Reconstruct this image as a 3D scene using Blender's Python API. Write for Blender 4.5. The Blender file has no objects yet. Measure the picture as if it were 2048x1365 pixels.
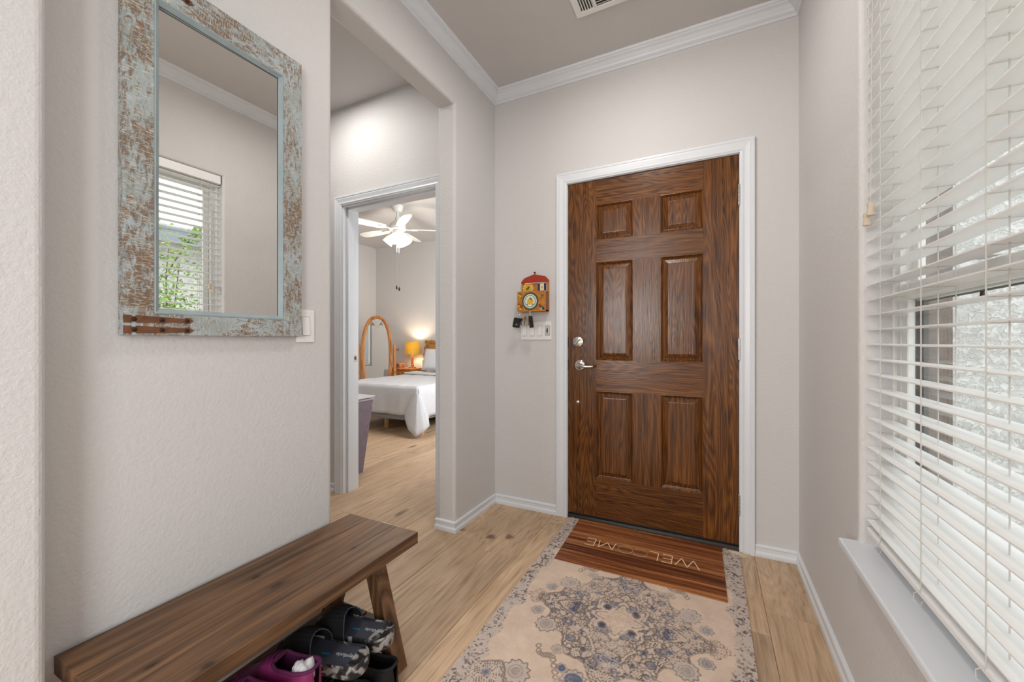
import bpy, bmesh, math, random
import numpy as np
from mathutils import Vector, Matrix

random.seed(7)
S = bpy.context.scene
COL = S.collection
PI = math.pi

# ------------------------------------------------------------------ camera
F_PX, YAW, H = 796.5, 0.4591, 1.087
cam_d = bpy.data.cameras.new('camera')
cam_d.sensor_width = 36.0
cam_d.lens = F_PX / 2048 * 36.0
cam_d.shift_y = 0.0004
cam_d.clip_start = 0.02
cam = bpy.data.objects.new('camera', cam_d)
cam.location = (0, 0, H)
cam.rotation_euler = (PI / 2, 0, YAW)
COL.objects.link(cam)
S.camera = cam

# ------------------------------------------------------------------ sky, exposure
S.view_settings.view_transform = 'Standard'
S.view_settings.look = 'None'
S.view_settings.gamma = 1.0
S.view_settings.use_curve_mapping = False
S.view_settings.exposure = 0.02
world = bpy.data.worlds.new('overcast_sky')
S.world = world
world.use_nodes = True
wn = world.node_tree
bgn = wn.nodes['Background']
bgn.inputs['Color'].default_value = (0.95, 0.975, 1.0, 1)     # bright even overcast
bgn.inputs['Strength'].default_value = 2.6


def area_light(name, loc, rot, sx, sy, watts, col=(1, 1, 1), spread=180):
    d = bpy.data.lights.new(name, 'AREA')
    d.shape = 'RECTANGLE'; d.size = sx; d.size_y = sy
    d.energy = watts; d.color = col; d.spread = math.radians(spread)
    o = bpy.data.objects.new(name, d); o.location = loc; o.rotation_euler = rot
    COL.objects.link(o)
    return o


XR_ = 0.394
# daylight in the living room's tall window and the bedroom's; side and hall panels added
area_light('daylight_living_room', (-1.97, -4.62, 1.60), (PI / 2, 0, 0), 0.90, 1.35, 90, (1.0, 0.985, 0.96))
area_light('added_fill_living_side', (-4.55, -2.6, 1.45), (PI / 2, 0, -PI / 2), 2.4, 2.0, 50, (1.0, 0.99, 0.98))  # added fill panel out of view, set in the side wall opening
area_light('added_fill_hall', (XR_ + 0.05, -1.75, 1.40), (PI / 2, 0, PI / 2), 1.3, 1.6, 50, (0.95, 0.98, 1.0))  # added panel behind the camera, brightens the left and jog walls
area_light('daylight_bedroom', (-1.47, 3.75, 1.45), (PI / 2, 0, PI / 2), 1.1, 1.4, 42, (0.97, 0.98, 1.0))

# ------------------------------------------------------------------ dimensions (metres)
XL, XR, YF = -1.2976, 0.394, 2.3645
CEIL = 2.752
TH = 0.12
JY = 1.888            # stub wall ends here
MY = 1.067            # mirror wall ends here
HEADZ = 2.442
YB = 2.011            # wall with the bedroom door
BX0, BX1, BY0, BY1, BCEIL = -5.48, -1.42, 2.145, 5.45, 2.79


# ================================================================== mesh helpers
class MB:
    def __init__(s):
        s.v = []; s.f = []; s.mi = []

    def add(s, vs, fs, mi=0):
        o = len(s.v)
        s.v += [tuple(p) for p in vs]
        s.f += [tuple(i + o for i in f) for f in fs]
        s.mi += [mi] * len(fs)
        return s

    def box(s, x0, x1, y0, y1, z0, z1, mi=0, c=0.0):
        if x0 > x1: x0, x1 = x1, x0
        if y0 > y1: y0, y1 = y1, y0
        if z0 > z1: z0, z1 = z1, z0
        if c <= 0:
            vs = [(x, y, z) for x in (x0, x1) for y in (y0, y1) for z in (z0, z1)]
            fs = [(0, 1, 3, 2), (4, 6, 7, 5), (0, 4, 5, 1), (2, 3, 7, 6), (0, 2, 6, 4), (1, 5, 7, 3)]
            return s.add(vs, fs, mi)
        bm = bmesh.new()
        bmesh.ops.create_cube(bm, size=1)
        for v in bm.verts:
            v.co = Vector(((x0 + x1) / 2 + v.co.x * (x1 - x0), (y0 + y1) / 2 + v.co.y * (y1 - y0), (z0 + z1) / 2 + v.co.z * (z1 - z0)))
        bmesh.ops.bevel(bm, geom=bm.edges[:], offset=c, segments=2, profile=0.5, affect='EDGES')
        return s.bm(bm, mi)

    def bm(s, bm, mi=0):
        bm.verts.index_update()
        s.add([v.co[:] for v in bm.verts], [[v.index for v in f.verts] for f in bm.faces], mi)
        bm.free()
        return s

    def hexa(s, a, b, mi=0):
        """prism between two quads a (4 pts) and b (4 pts)"""
        fs = [(3, 2, 1, 0), (4, 5, 6, 7)] + [(i, (i + 1) % 4, 4 + (i + 1) % 4, 4 + i) for i in range(4)]
        return s.add(list(a) + list(b), fs, mi)

    def prism(s, pts, d, mi=0):
        """polygon pts (3d) extruded by vector d"""
        n = len(pts); d = Vector(d)
        vs = [Vector(p) for p in pts] + [Vector(p) + d for p in pts]
        fs = [tuple(range(n))[::-1], tuple(range(n, 2 * n))] + [(i, (i + 1) % n, n + (i + 1) % n, n + i) for i in range(n)]
        return s.add(vs, fs, mi)

    def lathe(s, c, prof, n=24, axis='z', mi=0, cap=True):
        """prof: list of (r, h)"""
        c = Vector(c); vs = []; fs = []
        ax = {'z': (Vector((1, 0, 0)), Vector((0, 1, 0)), Vector((0, 0, 1))),
              'y': (Vector((1, 0, 0)), Vector((0, 0, 1)), Vector((0, 1, 0))),
              'x': (Vector((0, 1, 0)), Vector((0, 0, 1)), Vector((1, 0, 0)))}[axis] if isinstance(axis, str) else axis
        for r, h in prof:
            for i in range(n):
                a = 2 * PI * i / n
                vs.append(c + ax[0] * (r * math.cos(a)) + ax[1] * (r * math.sin(a)) + ax[2] * h)
        m = len(prof)
        for j in range(m - 1):
            for i in range(n):
                fs.append((j * n + i, j * n + (i + 1) % n, (j + 1) * n + (i + 1) % n, (j + 1) * n + i))
        if cap:
            fs.append(tuple(range(n))[::-1]); fs.append(tuple(range((m - 1) * n, m * n)))
        return s.add(vs, fs, mi)

    def tube(s, pts, r, n=8, mi=0, closed=False):
        P = [Vector(p) for p in pts]; m = len(P)
        rr = r if isinstance(r, (list, tuple)) else [r] * m
        vs = []; fs = []
        up = None
        for i in range(m):
            if closed: t = P[(i + 1) % m] - P[i - 1]
            else: t = P[min(i + 1, m - 1)] - P[max(i - 1, 0)]
            t.normalize()
            if up is None:
                up = Vector((0, 0, 1)) if abs(t.z) < 0.9 else Vector((1, 0, 0))
            a = t.cross(up).normalized(); b = a.cross(t).normalized(); up = b
            for k in range(n):
                an = 2 * PI * k / n
                vs.append(P[i] + a * (rr[i] * math.cos(an)) + b * (rr[i] * math.sin(an)))
        for j in range(m if closed else m - 1):
            for k in range(n):
                j2 = (j + 1) % m
                fs.append((j * n + k, j * n + (k + 1) % n, j2 * n + (k + 1) % n, j2 * n + k))
        if not closed:
            fs.append(tuple(range(n))[::-1]); fs.append(tuple(range((m - 1) * n, m * n)))
        return s.add(vs, fs, mi)

    def sweep(s, prof, path, out, up, mi=0, closed=False):
        """mitred sweep. prof: (a,b) -> a along the miter direction of 'out', b along 'up'.
        path: points, out: one outward unit vector for each segment."""
        P = [Vector(p) for p in path]; n = len(prof); U = Vector(up)
        m = len(P); vs = []; fs = []
        for i in range(m):
            if closed:
                o1, o2 = Vector(out[i - 1]), Vector(out[i])
            else:
                o1 = Vector(out[max(i - 1, 0)]); o2 = Vector(out[min(i, m - 2)])
            mi_ = (o1 + o2); mi_.normalize()
            k = 1.0 / max(0.2, mi_.dot(o2))
            for a, b in prof:
                vs.append(P[i] + mi_ * (a * k) + U * b)
        for j in range(m if closed else m - 1):
            j2 = (j + 1) % m
            for k in range(n):
                fs.append((j * n + k, j * n + (k + 1) % n, j2 * n + (k + 1) % n, j2 * n + k))
        if not closed:
            fs.append(tuple(range(n))[::-1]); fs.append(tuple(range((m - 1) * n, m * n)))
        return s.add(vs, fs, mi)

    def build(s, name, mat, parent=None, smooth=False, base=None, fix=True):
        me = bpy.data.meshes.new(name)
        b = Vector(base) if base is not None else (Vector(parent['_b']) if parent is not None and '_b' in parent else Vector((0, 0, 0)))
        me.from_pydata([Vector(v) - b for v in s.v], [], s.f)
        mats = mat if isinstance(mat, (list, tuple)) else [mat]
        for q in mats: me.materials.append(q)
        if len(mats) > 1: me.polygons.foreach_set('material_index', s.mi)
        if fix:
            bm = bmesh.new(); bm.from_mesh(me)
            bmesh.ops.recalc_face_normals(bm, faces=bm.faces[:])
            bm.to_mesh(me); bm.free()
        if smooth:
            me.shade_smooth()
            me.set_sharp_from_angle(angle=math.radians(smooth if smooth is not True else 40))
        me.update()
        o = bpy.data.objects.new(name, me)
        COL.objects.link(o)
        if parent is not None:
            o.parent = parent
            o['_b'] = tuple(b)
        else:
            o['_b'] = tuple(b)
            if base is not None: o.location = b
        return o


def tag(o, label=None, cat=None, group=None, kind=None):
    if label: o['label'] = label
    if cat: o['category'] = cat
    if group: o['group'] = group
    if kind: o['kind'] = kind
    return o


def thing(name, label, cat, loc, group=None, kind=None):
    o = bpy.data.objects.new(name, None)
    o.location = loc; o['_b'] = tuple(loc)
    COL.objects.link(o)
    o.empty_display_size = 0.05
    return tag(o, label, cat, group, kind)


def structure(o, label=None):
    o['kind'] = 'structure'
    if label: o['label'] = label
    return o


# ================================================================== materials
def srgb(r, g, b):
    f = lambda c: (c / 255 / 12.92) if c / 255 <= 0.04045 else ((c / 255 + 0.055) / 1.055) ** 2.4
    return (f(r), f(g), f(b), 1.0)


class NT:
    def __init__(s, name):
        s.m = bpy.data.materials.new(name); s.m.use_nodes = True
        s.t = s.m.node_tree; s.n = s.t.nodes; s.l = s.t.links
        s.b = s.n['Principled BSDF']; s.out = s.n['Material Output']

    def node(s, typ, **kw):
        n = s.n.new(typ)
        for k, v in kw.items(): setattr(n, k, v)
        return n

    def link(s, a, b): s.l.new(a, b)

    def coord(s, scale=(1, 1, 1), kind='Object', rand=0.0, loc=(0, 0, 0), rot=(0, 0, 0)):
        tc = s.node('ShaderNodeTexCoord')
        src = tc.outputs[kind]
        if rand:
            oi = s.node('ShaderNodeObjectInfo')
            mul = s.node('ShaderNodeVectorMath', operation='SCALE')
            cv = s.node('ShaderNodeCombineXYZ')
            for i in range(3): s.link(oi.outputs['Random'], cv.inputs[i])
            s.link(cv.outputs[0], mul.inputs[0]); mul.inputs['Scale'].default_value = rand
            ad = s.node('ShaderNodeVectorMath', operation='ADD')
            s.link(src, ad.inputs[0]); s.link(mul.outputs[0], ad.inputs[1]); src = ad.outputs[0]
        mp = s.node('ShaderNodeMapping')
        mp.inputs['Scale'].default_value = scale; mp.inputs['Location'].default_value = loc; mp.inputs['Rotation'].default_value = rot
        s.link(src, mp.inputs['Vector'])
        return mp.outputs['Vector']

    def noise(s, vec, scale=1.0, detail=4, rough=0.55, dist=0.0):
        n = s.node('ShaderNodeTexNoise')
        n.inputs['Scale'].default_value = scale; n.inputs['Detail'].default_value = detail
        n.inputs['Roughness'].default_value = rough; n.inputs['Distortion'].default_value = dist
        s.link(vec, n.inputs['Vector'])
        return n.outputs['Fac']

    def ramp(s, fac, stops, interp='LINEAR'):
        r = s.node('ShaderNodeValToRGB'); r.color_ramp.interpolation = interp
        e = r.color_ramp.elements
        while len(e) < len(stops): e.new(0.5)
        for i, (p, c) in enumerate(stops):
            e[i].position = p
            e[i].color = c if len(c) == 4 else (*c, 1)
        s.link(fac, r.inputs['Fac'])
        return r.outputs['Color']

    def mix(s, fac, a, b, blend='MIX'):
        m = s.node('ShaderNodeMix', data_type='RGBA', blend_type=blend)
        for sock, val in ((m.inputs['Factor'], fac), (m.inputs['A'], a), (m.inputs['B'], b)):
            if isinstance(val, bpy.types.NodeSocket): s.link(val, sock)
            else: sock.default_value = val
        # RGBA sockets are the third pair
        return m.outputs['Result']

    def math(s, op, a, b=0.0, c=None, clamp=False):
        m = s.node('ShaderNodeMath', operation=op); m.use_clamp = clamp
        for i, val in enumerate((a, b) if c is None else (a, b, c)):
            if isinstance(val, bpy.types.NodeSocket): s.link(val, m.inputs[i])
            else: m.inputs[i].default_value = val
        return m.outputs[0]

    def rgbmix(s, fac, a, b, blend='MIX'):
        m = s.node('ShaderNodeMix'); m.data_type = 'RGBA'; m.blend_type = blend
        fa, A, B = m.inputs[0], m.inputs[6], m.inputs[7]
        for sock, val in ((fa, fac), (A, a), (B, b)):
            if isinstance(val, bpy.types.NodeSocket): s.link(val, sock)
            else: sock.default_value = val
        return m.outputs[2]

    def bump(s, h, strength=0.3, dist=0.002):
        b = s.node('ShaderNodeBump'); b.inputs['Strength'].default_value = strength; b.inputs['Distance'].default_value = dist
        s.link(h, b.inputs['Height']); s.link(b.outputs['Normal'], s.b.inputs['Normal'])

    def color(s, c):
        if isinstance(c, bpy.types.NodeSocket): s.link(c, s.b.inputs['Base Color'])
        else: s.b.inputs['Base Color'].default_value = c
        return s

    def set(s, rough=0.5, metal=0.0, spec=0.5, **kw):
        if isinstance(rough, bpy.types.NodeSocket): s.link(rough, s.b.inputs['Roughness'])
        else: s.b.inputs['Roughness'].default_value = rough
        s.b.inputs['Metallic'].default_value = metal
        s.b.inputs['Specular IOR Level'].default_value = spec
        for k, v in kw.items(): s.b.inputs[k].default_value = v
        return s


def plain(name, c, rough=0.5, metal=0.0, spec=0.5, var=0.05, scale=40, bump=0.0, bscale=200, bdist=0.001, **kw):
    t = NT(name)
    v = t.coord()
    n = t.noise(v, scale, 3)
    d = tuple(max(0, x * (1 - var)) for x in c[:3]) + (1,); u = tuple(min(1, x * (1 + var)) for x in c[:3]) + (1,)
    t.color(t.ramp(n, [(0.3, d), (0.7, u)])).set(rough, metal, spec, **kw)
    if bump: t.bump(t.noise(v, bscale, 3), bump, bdist)
    return t.m


def paint(name, c, bstr=0.38, dist=0.0016):
    t = NT(name)
    v = t.coord(kind='Object')
    big = t.noise(v, 1.3, 2)
    t.color(t.ramp(big, [(0.25, tuple(x * 0.985 for x in c[:3])), (0.75, tuple(min(1, x * 1.01) for x in c[:3]))])).set(0.62, 0, 0.35)
    a = t.noise(v, 95, 3, 0.6); b = t.noise(v, 45, 2, 0.5)
    t.bump(t.math('ADD', t.ramp(a, [(0.35, (0, 0, 0)), (0.65, (1, 1, 1))]), t.math('MULTIPLY', b, 0.8)), bstr, dist)
    return t.m


def wood(name, axis, cols, scale=1.0, ring=14, dist=2.6, pores=0.45, rough=0.4, spec=0.5, bstr=0.2, rand=11.0, vary=0.0, knots=None, coat=0.0, bdist=0.0006, rw=0.45, rp=(0.18, 0.45, 0.75), spots=None):
    """axis: index of the grain direction. cols: dark, mid, light"""
    t = NT(name)
    sc = [1.0, 1.0, 1.0]; sc[axis] = 0.11
    v = t.coord(tuple(x * scale for x in sc), rand=rand)
    low = t.noise(v, 3.2, 3, 0.5, 0.3)
    # rings: contour lines of a stretched noise field (cathedral figure)
    r = t.math('MULTIPLY', low, ring * dist)
    r = t.math('FRACT', r)
    r = t.math('ABSOLUTE', t.math('SUBTRACT', r, 0.5))
    r = t.math('MULTIPLY', r, 2.0)
    fine_s = [70.0, 70.0, 70.0]; fine_s[axis] = 1.6
    fv = t.coord(tuple(x * scale for x in fine_s), rand=rand)
    fine = t.noise(fv, 1.0, 5, 0.65)
    ps = [230.0, 230.0, 230.0]; ps[axis] = 7.0
    pv = t.coord(tuple(x * scale for x in ps), rand=rand)
    por = t.noise(pv, 1.0, 2, 0.5)
    f = t.math('ADD', t.math('MULTIPLY', r, rw), t.math('MULTIPLY', fine, 1 - rw))
    col = t.ramp(f, [(rp[0], cols[0]), (rp[1], cols[1]), (rp[2], cols[2])])
    pm = t.ramp(por, [(0.30, (1 - pores,) * 3), (0.52, (1, 1, 1))])
    col = t.rgbmix(1.0, col, pm, 'MULTIPLY')
    blot = t.noise(t.coord(tuple(x * 2.2 for x in sc), rand=rand), 1.6, 3, 0.6)
    col = t.rgbmix(1.0, col, t.ramp(blot, [(0.3, (0.80, 0.79, 0.77)), (0.65, (1.06, 1.05, 1.04))]), 'MULTIPLY')
    if vary:
        oi = t.node('ShaderNodeObjectInfo')
        col = t.rgbmix(1.0, col, t.ramp(oi.outputs['Random'], [(0.0, (1 - vary,) * 3), (0.5, (1.0, 0.99, 0.97)), (1.0, (1 + vary * 0.6, 1 + vary * 0.6, 1 + vary * 0.55))]), 'MULTIPLY')
    if knots:
        kd, ksc, kax, kcol = knots
        ks = [ksc] * 3; ks[axis] = ksc * kax
        kv = t.coord(tuple(ks), rand=rand)
        vo = t.node('ShaderNodeTexVoronoi', voronoi_dimensions='2D'); vo.inputs['Scale'].default_value = 1.0; vo.inputs['Randomness'].default_value = 1.0
        wv = t.node('ShaderNodeVectorMath', operation='ADD')
        nn = t.node('ShaderNodeTexNoise'); nn.inputs['Scale'].default_value = 6.0; t.link(kv, nn.inputs['Vector'])
        sc2 = t.node('ShaderNodeVectorMath', operation='SCALE'); t.link(nn.outputs['Color'], sc2.inputs[0]); sc2.inputs['Scale'].default_value = 0.16
        t.link(kv, wv.inputs[0]); t.link(sc2.outputs[0], wv.inputs[1])
        t.link(wv.outputs[0], vo.inputs['Vector'])
        km = t.ramp(vo.outputs['Distance'], [(0.0, (1, 1, 1)), (kd * 0.45, (0.85, 0.85, 0.85)), (kd, (0.0, 0.0, 0.0))])
        gate = t.ramp(vo.outputs['Color'], [(0.45, (0, 0, 0)), (0.5, (1, 1, 1))])
        fac = t.math('MULTIPLY', t.math('MULTIPLY', km, gate), 0.85)
        col = t.rgbmix(fac, col, kcol)
    for (sx_, sy_, sr_) in (spots or []):      # single knots, each with its halo of bent grain
        kv = t.coord((1 / sr_, 0.55 / sr_, 0), loc=(-sx_ / sr_, -0.55 * sy_ / sr_, 0))
        ln_ = t.node('ShaderNodeVectorMath', operation='LENGTH'); t.link(kv, ln_.inputs[0])
        dd = t.math('ADD', ln_.outputs['Value'], t.math('MULTIPLY', t.math('SUBTRACT', fine, 0.5), 0.9))
        col = t.rgbmix(t.math('MULTIPLY', t.ramp(t.math('MULTIPLY', dd, 0.25), [(0.10, (1, 1, 1)), (0.22, (0.35, 0.35, 0.35)), (0.55, (0, 0, 0))]), 0.85), col, srgb(38, 24, 18))
    t.color(col).set(rough, 0, spec)
    if coat:
        t.b.inputs['Coat Weight'].default_value = coat; t.b.inputs['Coat Roughness'].default_value = 0.12
    t.bump(t.math('ADD', t.math('MULTIPLY', fine, 0.6), por), bstr, bdist)
    return t.m


M = {}
M['wall'] = paint('wall_paint', srgb(211, 209, 208))
M['ceiling'] = paint('ceiling_paint', srgb(206, 203, 201), 0.3)
M['trim'] = plain('white_trim_paint', srgb(222, 226, 231), 0.32, var=0.015, scale=3)
M['white'] = plain('white_plastic', srgb(236, 236, 233), 0.35, var=0.015)
M['switchgap'] = plain('switch_gap_grey', srgb(188, 188, 186), 0.5, var=0.02)
M['vinyl'] = plain('white_vinyl', srgb(232, 231, 228), 0.4, var=0.02)
M['slat'] = plain('blind_slat_white', srgb(238, 238, 237), 0.38, var=0.015, scale=8)
M['cord'] = plain('cord', srgb(204, 201, 196), 0.8, var=0.05)
M['tassel'] = plain('tassel_wood', srgb(206, 190, 170), 0.5)
M['subfloor'] = plain('dark_subfloor', srgb(96, 78, 58), 0.9)
oak = (srgb(154, 125, 98), srgb(200, 170, 139), srgb(217, 190, 161))
M['oak'] = wood('oak_plank', 1, oak, 1.0, 12, 1.5, 0.24, 0.42, 0.35, 0.14, 17.0, 0.18, (0.085, 2.6, 0.40, srgb(92, 68, 48)), rw=0.2)
dk = (srgb(40, 20, 6), srgb(98, 56, 18), srgb(132, 82, 32))
M['door_v'] = wood('door_stain_vertical', 2, dk, 1.25, 26, 2.0, 0.6, 0.24, 0.42, 0.6, 13.0, 0.05, rw=0.22, rp=(0.26, 0.47, 0.68))
M['door_h'] = wood('door_stain_horizontal', 0, dk, 1.25, 26, 2.0, 0.6, 0.24, 0.42, 0.6, 13.0, 0.05, rw=0.22, rp=(0.26, 0.47, 0.68))
bn = (srgb(66, 45, 30), srgb(104, 75, 51), srgb(132, 98, 68))
M['bench'] = wood('bench_walnut_stain', 1, bn, 1.0, 9, 2.0, 0.28, 0.45, 0.4, 0.2, 9.0, 0.16, None, rw=0.22, rp=(0.26, 0.46, 0.66), spots=[(-0.073, -0.025, 0.011), (0.019, -0.022, 0.014), (0.050, 0.219, 0.010), (0.052, -0.318, 0.009), (0.158, -0.264, 0.011)])
M['bench_z'] = wood('bench_leg_stain', 2, bn, 1.0, 7, 2.2, 0.25, 0.45, 0.4, 0.2, 9.0, 0.10)
M['bench_x'] = wood('bench_cross_stain', 0, bn, 1.0, 7, 2.2, 0.25, 0.45, 0.4, 0.2, 9.0, 0.10)
pine = (srgb(146, 88, 40), srgb(188, 122, 62), srgb(210, 150, 88))
M['pine'] = wood('honey_pine', 2, pine, 1.0, 8, 2, 0.15, 0.35, 0.5, 0.1)
M['walnut'] = wood('lamp_wood', 2, (srgb(90, 50, 24), srgb(140, 84, 44), srgb(176, 116, 68)), 1.0, 8, 2, 0.15, 0.4, 0.5, 0.1)
M['mat'] = wood('mat_printed_wood', 0, (srgb(62, 28, 12), srgb(138, 78, 42), srgb(190, 130, 80)), 0.7, 6, 1.2, 0.2, 0.55, 0.35, 0.1, 5.0, rw=0.06, rp=(0.36, 0.50, 0.64))
M['cream'] = plain('cream_print', srgb(238, 210, 178), 0.6)
M['nickel'] = plain('satin_nickel', srgb(206, 203, 198), 0.22, 1.0, var=0.03)
M['chrome'] = plain('polished_nickel', srgb(215, 212, 206), 0.12, 1.0, var=0.02)
M['black'] = plain('black_plastic', srgb(22, 21, 20), 0.4)
M['bronze'] = plain('dark_bronze_sill', srgb(42, 38, 36), 0.45, 0.4)
M['rubber'] = plain('black_rubber', srgb(16, 16, 17), 0.7)
M['iron'] = plain('rusty_iron', srgb(116, 76, 52), 0.75, 0.25, var=0.25, scale=60, bump=0.4, bscale=150)
M['ironbolt'] = plain('dark_iron_bolt', srgb(58, 40, 30), 0.55, 0.6, var=0.2, scale=200)


def mirror_mat(name, c, rough=0.0):
    t = NT(name)
    n = t.noise(t.coord((1, 1, 1)), 18, 4)
    t.color(t.ramp(n, [(0.3, c), (0.8, tuple(x * 0.97 for x in c[:3]))])).set(rough, 1.0)
    return t.m


M['mirror'] = mirror_mat('mirror_silver', (0.86, 0.86, 0.84, 1), 0.004)


def glass_mat(name, tint=(0.97, 0.985, 0.98, 1)):
    t = NT(name)
    n = t.n; t.n.remove(t.b)
    tr = t.node('ShaderNodeBsdfTransparent'); tr.inputs['Color'].default_value = tint
    gl = t.node('ShaderNodeBsdfGlossy'); gl.inputs['Roughness'].default_value = 0.02
    lw = t.node('ShaderNodeLayerWeight'); lw.inputs['Blend'].default_value = 0.5
    fac = t.math('ADD', t.math('MULTIPLY', t.math('POWER', lw.outputs['Facing'], 5.0), 0.85), 0.03)
    mx = t.node('ShaderNodeMixShader')
    t.link(fac, mx.inputs[0]); t.link(tr.outputs[0], mx.inputs[1]); t.link(gl.outputs[0], mx.inputs[2])
    t.link(mx.outputs[0], t.out.inputs['Surface'])
    return t.m


M['glass'] = glass_mat('window_glass')


def emit_mat(name, c, strength):
    t = NT(name)
    t.color(c).set(0.4)
    n = t.noise(t.coord(), 30, 2)
    t.link(t.ramp(n, [(0, tuple(x * 0.97 for x in c[:3])), (1, c)]), t.b.inputs['Emission Color'])
    t.b.inputs['Emission Strength'].default_value = strength
    return t.m


def distressed(name, axis):
    t = NT(name)
    s1 = [105.0] * 3; s1[axis] = 40.0
    v = t.coord(tuple(s1), rand=6)
    n1 = t.noise(v, 1.0, 6, 0.7, 0.6)
    # rough sawn strokes across the board
    s2 = [70.0] * 3; s2[axis] = 420.0
    st = t.noise(t.coord(tuple(s2), rand=6), 1.0, 3, 0.6)
    big = t.noise(t.coord((7, 7, 7), rand=6), 1.0, 2, 0.5)
    woodc = t.ramp(n1, [(0.25, srgb(92, 76, 62)), (0.55, srgb(128, 106, 88)), (0.8, srgb(152, 120, 96))])
    bl = t.ramp(t.noise(t.coord((11, 11, 11), rand=6), 1.0, 4), [(0.3, srgb(150, 156, 150)), (0.7, srgb(176, 188, 196))])
    k = t.math('ADD', t.math('MULTIPLY', n1, 0.75), t.math('ADD', t.math('MULTIPLY', st, 0.30), t.math('MULTIPLY', big, 0.35)))
    mask = t.ramp(k, [(0.675, (0, 0, 0)), (0.74, (1, 1, 1))])
    col = t.rgbmix(mask, bl, woodc)
    pale = t.ramp(st, [(0.52, (0, 0, 0)), (0.62, (1, 1, 1))])
    edge = t.ramp(k, [(0.56, (0, 0, 0)), (0.66, (1, 1, 1)), (0.80, (0.9, 0.9, 0.9)), (0.92, (0.3, 0.3, 0.3))])
    col = t.rgbmix(t.math('MULTIPLY', t.math('MULTIPLY', pale, edge), 0.9), col, srgb(206, 202, 190))
    dark = t.ramp(st, [(0.32, (0.62, 0.60, 0.58)), (0.44, (1, 1, 1))])
    col = t.rgbmix(t.math('MULTIPLY', edge, 0.9), col, t.rgbmix(1.0, col, dark, 'MULTIPLY'))
    t.color(col).set(0.7, 0, 0.3)
    t.bump(t.math('ADD', mask, t.math('MULTIPLY', st, 0.8)), 0.5, 0.0015)
    return t.m


M['dist_v'] = distressed('weathered_paint_vertical', 2)
M['dist_h'] = distressed('weathered_paint_horizontal', 1)
M['bluegrey'] = plain('blue_grey_paint', srgb(150, 164, 168), 0.6, var=0.10, scale=14)


def stucco_mat():
    t = NT('stucco')
    v = t.coord()
    n = t.noise(v, 38, 5, 0.62, 0.8); n2 = t.noise(v, 170, 3)
    t.color(t.ramp(n, [(0.3, srgb(206, 206, 204)), (0.6, srgb(228, 228, 226))])).set(0.9, 0, 0.2)
    t.bump(t.math('ADD', t.ramp(n, [(0.42, (0, 0, 0)), (0.55, (1, 1, 1))]), t.math('MULTIPLY', n2, 0.35)), 0.7, 0.006)
    return t.m


M['stucco'] = stucco_mat()

# ================================================================== the shell


def wall_grid(name, axis, p0, p1, us, zs, holes, bevel=None, mat='wall', label=None, rim_faces=(0,)):
    """Wall slab between planes p0 (room face) and p1 of 'axis' ('x' or 'y').  us, zs: cut lines.
    holes: set of (i, j) cells left out. bevel: radius of the bullnose on the hole rims of the face p0 (and p1)."""
    def pt(p, u, z): return (p, u, z) if axis == 'x' else (u, p, z)
    bm = bmesh.new(); vd = {}

    def V(k, i, j):
        if (k, i, j) not in vd: vd[(k, i, j)] = bm.verts.new(pt((p0, p1)[k], us[i], zs[j]))
        return vd[(k, i, j)]
    nu, nz = len(us) - 1, len(zs) - 1
    solid = lambda i, j: 0 <= i < nu and 0 <= j < nz and (i, j) not in holes
    for i in range(nu):
        for j in range(nz):
            if not solid(i, j): continue
            for k in (0, 1):
                bm.faces.new([V(k, i, j), V(k, i + 1, j), V(k, i + 1, j + 1), V(k, i, j + 1)])
            for (di, dj, a, b) in ((-1, 0, (i, j), (i, j + 1)), (1, 0, (i + 1, j), (i + 1, j + 1)), (0, -1, (i, j), (i + 1, j)), (0, 1, (i, j + 1), (i + 1, j + 1))):
                if not solid(i + di, j + dj):
                    bm.faces.new([V(0, *a), V(0, *b), V(1, *b), V(1, *a)])
    bmesh.ops.recalc_face_normals(bm, faces=bm.faces[:])
    if bevel:
        sel = set()
        for i in range(nu):
            for j in range(nz):
                if solid(i, j): continue
                for (di, dj, a, b) in ((-1, 0, (i, j), (i, j + 1)), (1, 0, (i + 1, j), (i + 1, j + 1)), (0, -1, (i, j), (i + 1, j)), (0, 1, (i, j + 1), (i + 1, j + 1))):
                    if solid(i + di, j + dj):
                        for k in rim_faces:
                            e = bm.edges.get((V(k, *a), V(k, *b)))
                            if e: sel.add(e)
        bmesh.ops.bevel(bm, geom=list(sel), offset=bevel, segments=5, profile=0.5, affect='EDGES')
    mb = MB().bm(bm)
    o = mb.build(name, M[mat], base=pt((p0 + p1) / 2, (us[0] + us[-1]) / 2, 0))
    return structure(o, label)


# left wall: mirror wall, opening with header, stub
wall_grid('wall_left', 'x', XL, XL - TH, [0.300, MY, JY, YF + 0.02], [0, HEADZ, CEIL + 0.02], {(1, 0)}, 0.018, label='left entry wall with the opening to the bedroom vestibule', rim_faces=(0, 1))
# nearer jog of the left wall
bm = bmesh.new()
mb = MB().box(-1.43, -1.198, -0.62, 0.306, 0, CEIL + 0.02)
for v in mb.v: bm.verts.new(v)
bm.verts.ensure_lookup_table()
for f in mb.f: bm.faces.new([bm.verts[i] for i in f])
bmesh.ops.recalc_face_normals(bm, faces=bm.faces[:])
eds = [e for e in bm.edges if all(v.co.x > -1.3 for v in e.verts) and abs(e.verts[0].co.z - e.verts[1].co.z) > 1]
bmesh.ops.bevel(bm, geom=eds, offset=0.018, segments=5, profile=0.5, affect='EDGES')
structure(MB().bm(bm).build('wall_jog', M['wall'], base=(-1.31, -0.16, 0)), 'near wall corner at the left edge')
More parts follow.
